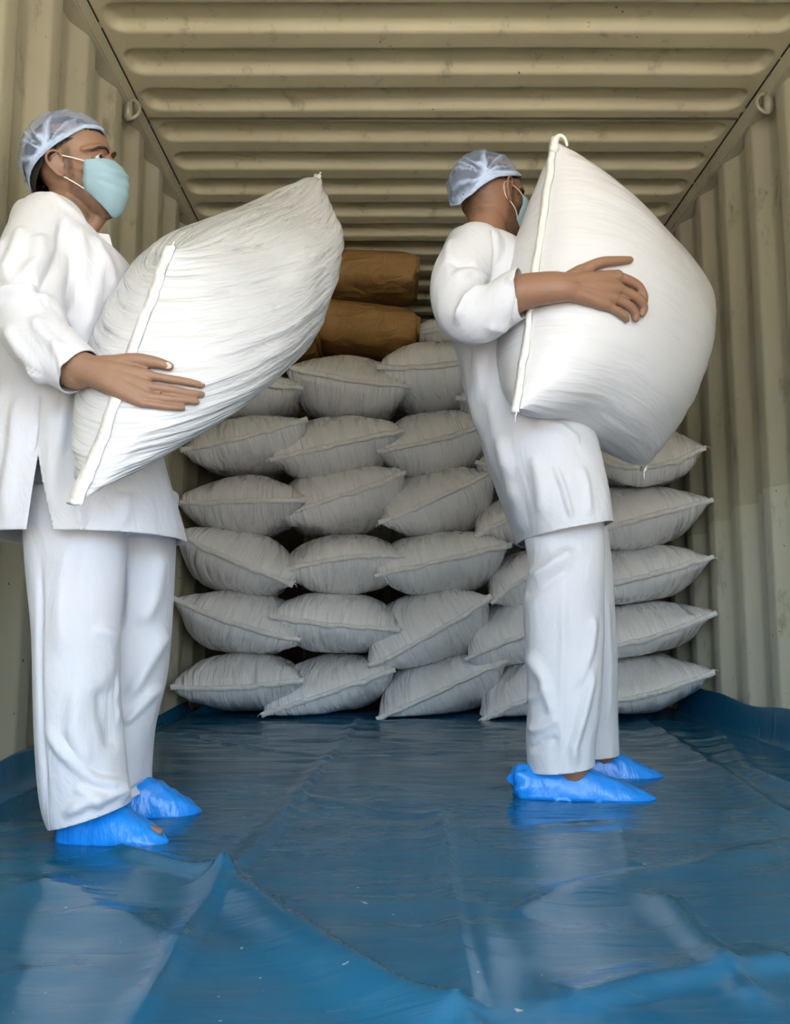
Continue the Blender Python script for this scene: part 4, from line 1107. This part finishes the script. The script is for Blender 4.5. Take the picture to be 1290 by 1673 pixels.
a2F = [[P(800, 410, 2.52), np.array([P(790, 500, 2.6)[0], 2.60, 1.27]), np.array([P(850, 540, 2.6)[0], 2.70, 1.15]), far_w2], [.052, .048, .042, .03]]
spec2 = dict(skin=M_SKIN2, bodylabel='brown skin of neck, ear and hand', head=(P(806, 309, 2.30) + np.array([0, .07, 0]), 36, 2), roll=0, hscale=1.04, handzone=[np.mean([hit(BV2, *q, .01) for q in ((1020, 490), (1000, 480), (1005, 435))], 0)], neck=P(797, 412, 2.36), torso=tor2, legs=[l2N, l2F],
             feet=[foot(h2N, t2N), foot(h2F, t2F)], arms=[a2N, a2F], hands=hands2, nape=(-.03, -.09, .03), napedark=.55, beard=.45,
             hair_edge=[28, 26, 12, 4, -18, -24, -18, 4, 12, 26, 28], net_edge=[30, 27, 12, 2, -22, -30, -22, 2, 12, 27, 30],
             net_rad=np.array([.124, .096, .116]), gather=[(-.62, -.8, .02), (-.1, 1, .10)])
MAN2, b2, hw2, body2 = person('person', base2, 'man at the right seen from behind, white tunic, carrying a sack upright', spec2)
nails(body2, b2, nail_list(BV2, [((1046.5, 496), (1046, 484), .006, 1.0), ((1045, 511), (1045.5, 502), .006, 1.0), ((1033.5, 520), (1032, 512), .0055, .9)]), M_NAIL)
s2F = [[P(800, 410, 2.52), np.array([P(790, 500, 2.6)[0], 2.60, 1.27]), np.array([P(850, 540, 2.6)[0], 2.70, 1.15]), far_w2], [.075, .07, .06, .05]]
me = remesh_union([loft_px(tor2), limb(*s2, seg=32), limb(*s2F, seg=28)], .005, 'tunic')
smooth_mesh(me, 10, .5)
folds_xz(me, [
    ([(735, 470), (765, 458), (800, 462)], 2.12, .012, .008), ([(722, 440), (745, 452), (775, 445)], 2.14, .010, -.006), ([(742, 540), (760, 500), (790, 470)], 2.05, .010, .010),
    ([(800, 380), (806, 420), (802, 460)], 2.18, .006, -.007), ([(822, 460), (840, 470), (866, 462)], 1.98, .008, .005), ([(790, 535), (830, 530), (856, 540)], 1.98, .008, .005),
    ([(735, 395), (730, 430), (728, 470)], 2.18, .012, .006), ([(846, 460), (842, 500), (838, 535)], 1.96, .004, -.004),
    ([(765, 600), (790, 690), (830, 800)], 2.18, .018, .008), ([(800, 620), (812, 700), (840, 780)], 2.18, .015, .007), ([(900, 760), (915, 800), (930, 855)], 2.17, .006, .008),
    ([(840, 780), (850, 820), (862, 868)], 2.17, .010, .007), ([(870, 740), (880, 790), (885, 850)], 2.17, .014, .006), ([(820, 700), (835, 760), (842, 830)], 2.17, .010, .006),
    ([(945, 760), (955, 800), (958, 850)], 2.17, .012, .006), ([(780, 560), (790, 640), (800, 700)], 2.18, .014, .006), ([(860, 690), (910, 700), (950, 725)], 2.18, .014, .007)], 2.36)
cloth_noise(me, .005, 10, 4, 15)
cd2 = nrm(w2 - a2c); cc2 = a2c + cd2 * .002
cut(me, cc2, cd2, lambda c: (np.linalg.norm(np.array(c) - cc2) < .12) and (np.dot(np.array(c) - cc2, cd2) > -.05))
pa, pb = P(842, 880, 2.16), P(988, 852, 2.16)
no = nrm(np.array([(pb - pa)[2], 0, -(pb - pa)[0]]))
cut(me, pa, no, lambda c: c.z < pb[2] + .06)
o = cloth_obj('tunic', me, b2, MAN2, M_CLOTH); o['label'] = 'long-sleeved white cotton tunic seen from behind'
g_n = [(820, 845, 985, .10, 2.29), (880, 856, 986, .102, 2.28), (930, 864, 986, .106, 2.26), (975, 855, 986, .104, 2.26), (1050, 858, 985, .10, 2.26), (1150, 862, 978, .096, 2.25), (1210, 860, 970, .092, 2.25), (1260, 864, 968, .09, 2.25), (1285, 868, 968, .088, 2.25)]
g_f = [(820, 870, 985, .115, 2.44), (880, 880, 992, .112, 2.46), (950, 890, 1000, .105, 2.47), (1050, 905, 1005, .10, 2.48), (1150, 918, 1005, .096, 2.48), (1210, 928, 1007, .092, 2.48), (1250, 934, 1008, .088, 2.48), (1262, 936, 1008, .086, 2.48)]
me = remesh_union([loft_px(g_n, n=2.2), loft_px(g_f, n=2.2), loft_px([(790, 825, 972, .15, 2.36), (830, 842, 978, .155, 2.36), (870, 860, 980, .15, 2.36), (890, 880, 970, .11, 2.36)])], .005, 'trousers')
smooth_mesh(me, 8, .5)
folds_xz(me, [
    ([(862, 945), (895, 930), (940, 895)], 2.17, .016, .008), ([(850, 978), (885, 958), (935, 920)], 2.17, .014, -.006), ([(918, 930), (920, 1050), (916, 1180), (918, 1265)], 2.16, .010, .004),
    ([(862, 1060), (890, 1110), (905, 1180)], 2.16, .013, .008), ([(972, 1080), (955, 1150), (935, 1220), (940, 1262)], 2.16, .011, .010), ([(975, 1000), (965, 1060), (940, 1130)], 2.16, .012, .007),
    ([(865, 1200), (890, 1190), (915, 1170)], 2.16, .010, .006), ([(868, 1235), (890, 1215), (912, 1205)], 2.16, .008, -.005),
    ([(990, 960), (992, 1080), (990, 1200)], 2.39, .012, .006), ([(860, 1150), (880, 1140), (900, 1120)], 2.16, .010, .005)], 2.3)
cloth_noise(me, .004, 10, 4, 19)
pa, pb = P(860, 1270, 2.18), P(968, 1256, 2.18)
no = nrm(np.array([(pb - pa)[2], 0, -(pb - pa)[0]]))
cut(me, pa, no, lambda c: c.y < 2.37 and c.z < .2)
pa, pb = P(936, 1241, 2.42), P(1008, 1235, 2.42)
no = nrm(np.array([(pb - pa)[2], 0, -(pb - pa)[0]]))
cut(me, pa, no, lambda c: c.y > 2.36 and c.z < .2)
o = cloth_obj('trousers', me, b2, MAN2, M_CLOTH); o['label'] = 'straight white cotton trousers'
shoe_cover(MAN2, b2, h2N, t2N, 'blue plastic shoe cover on the near foot with gathered heel', .88, .022, 13)
shoe_cover(MAN2, b2, h2F, t2F, 'blue plastic shoe cover on the far foot', .84, 0, 17, .95)
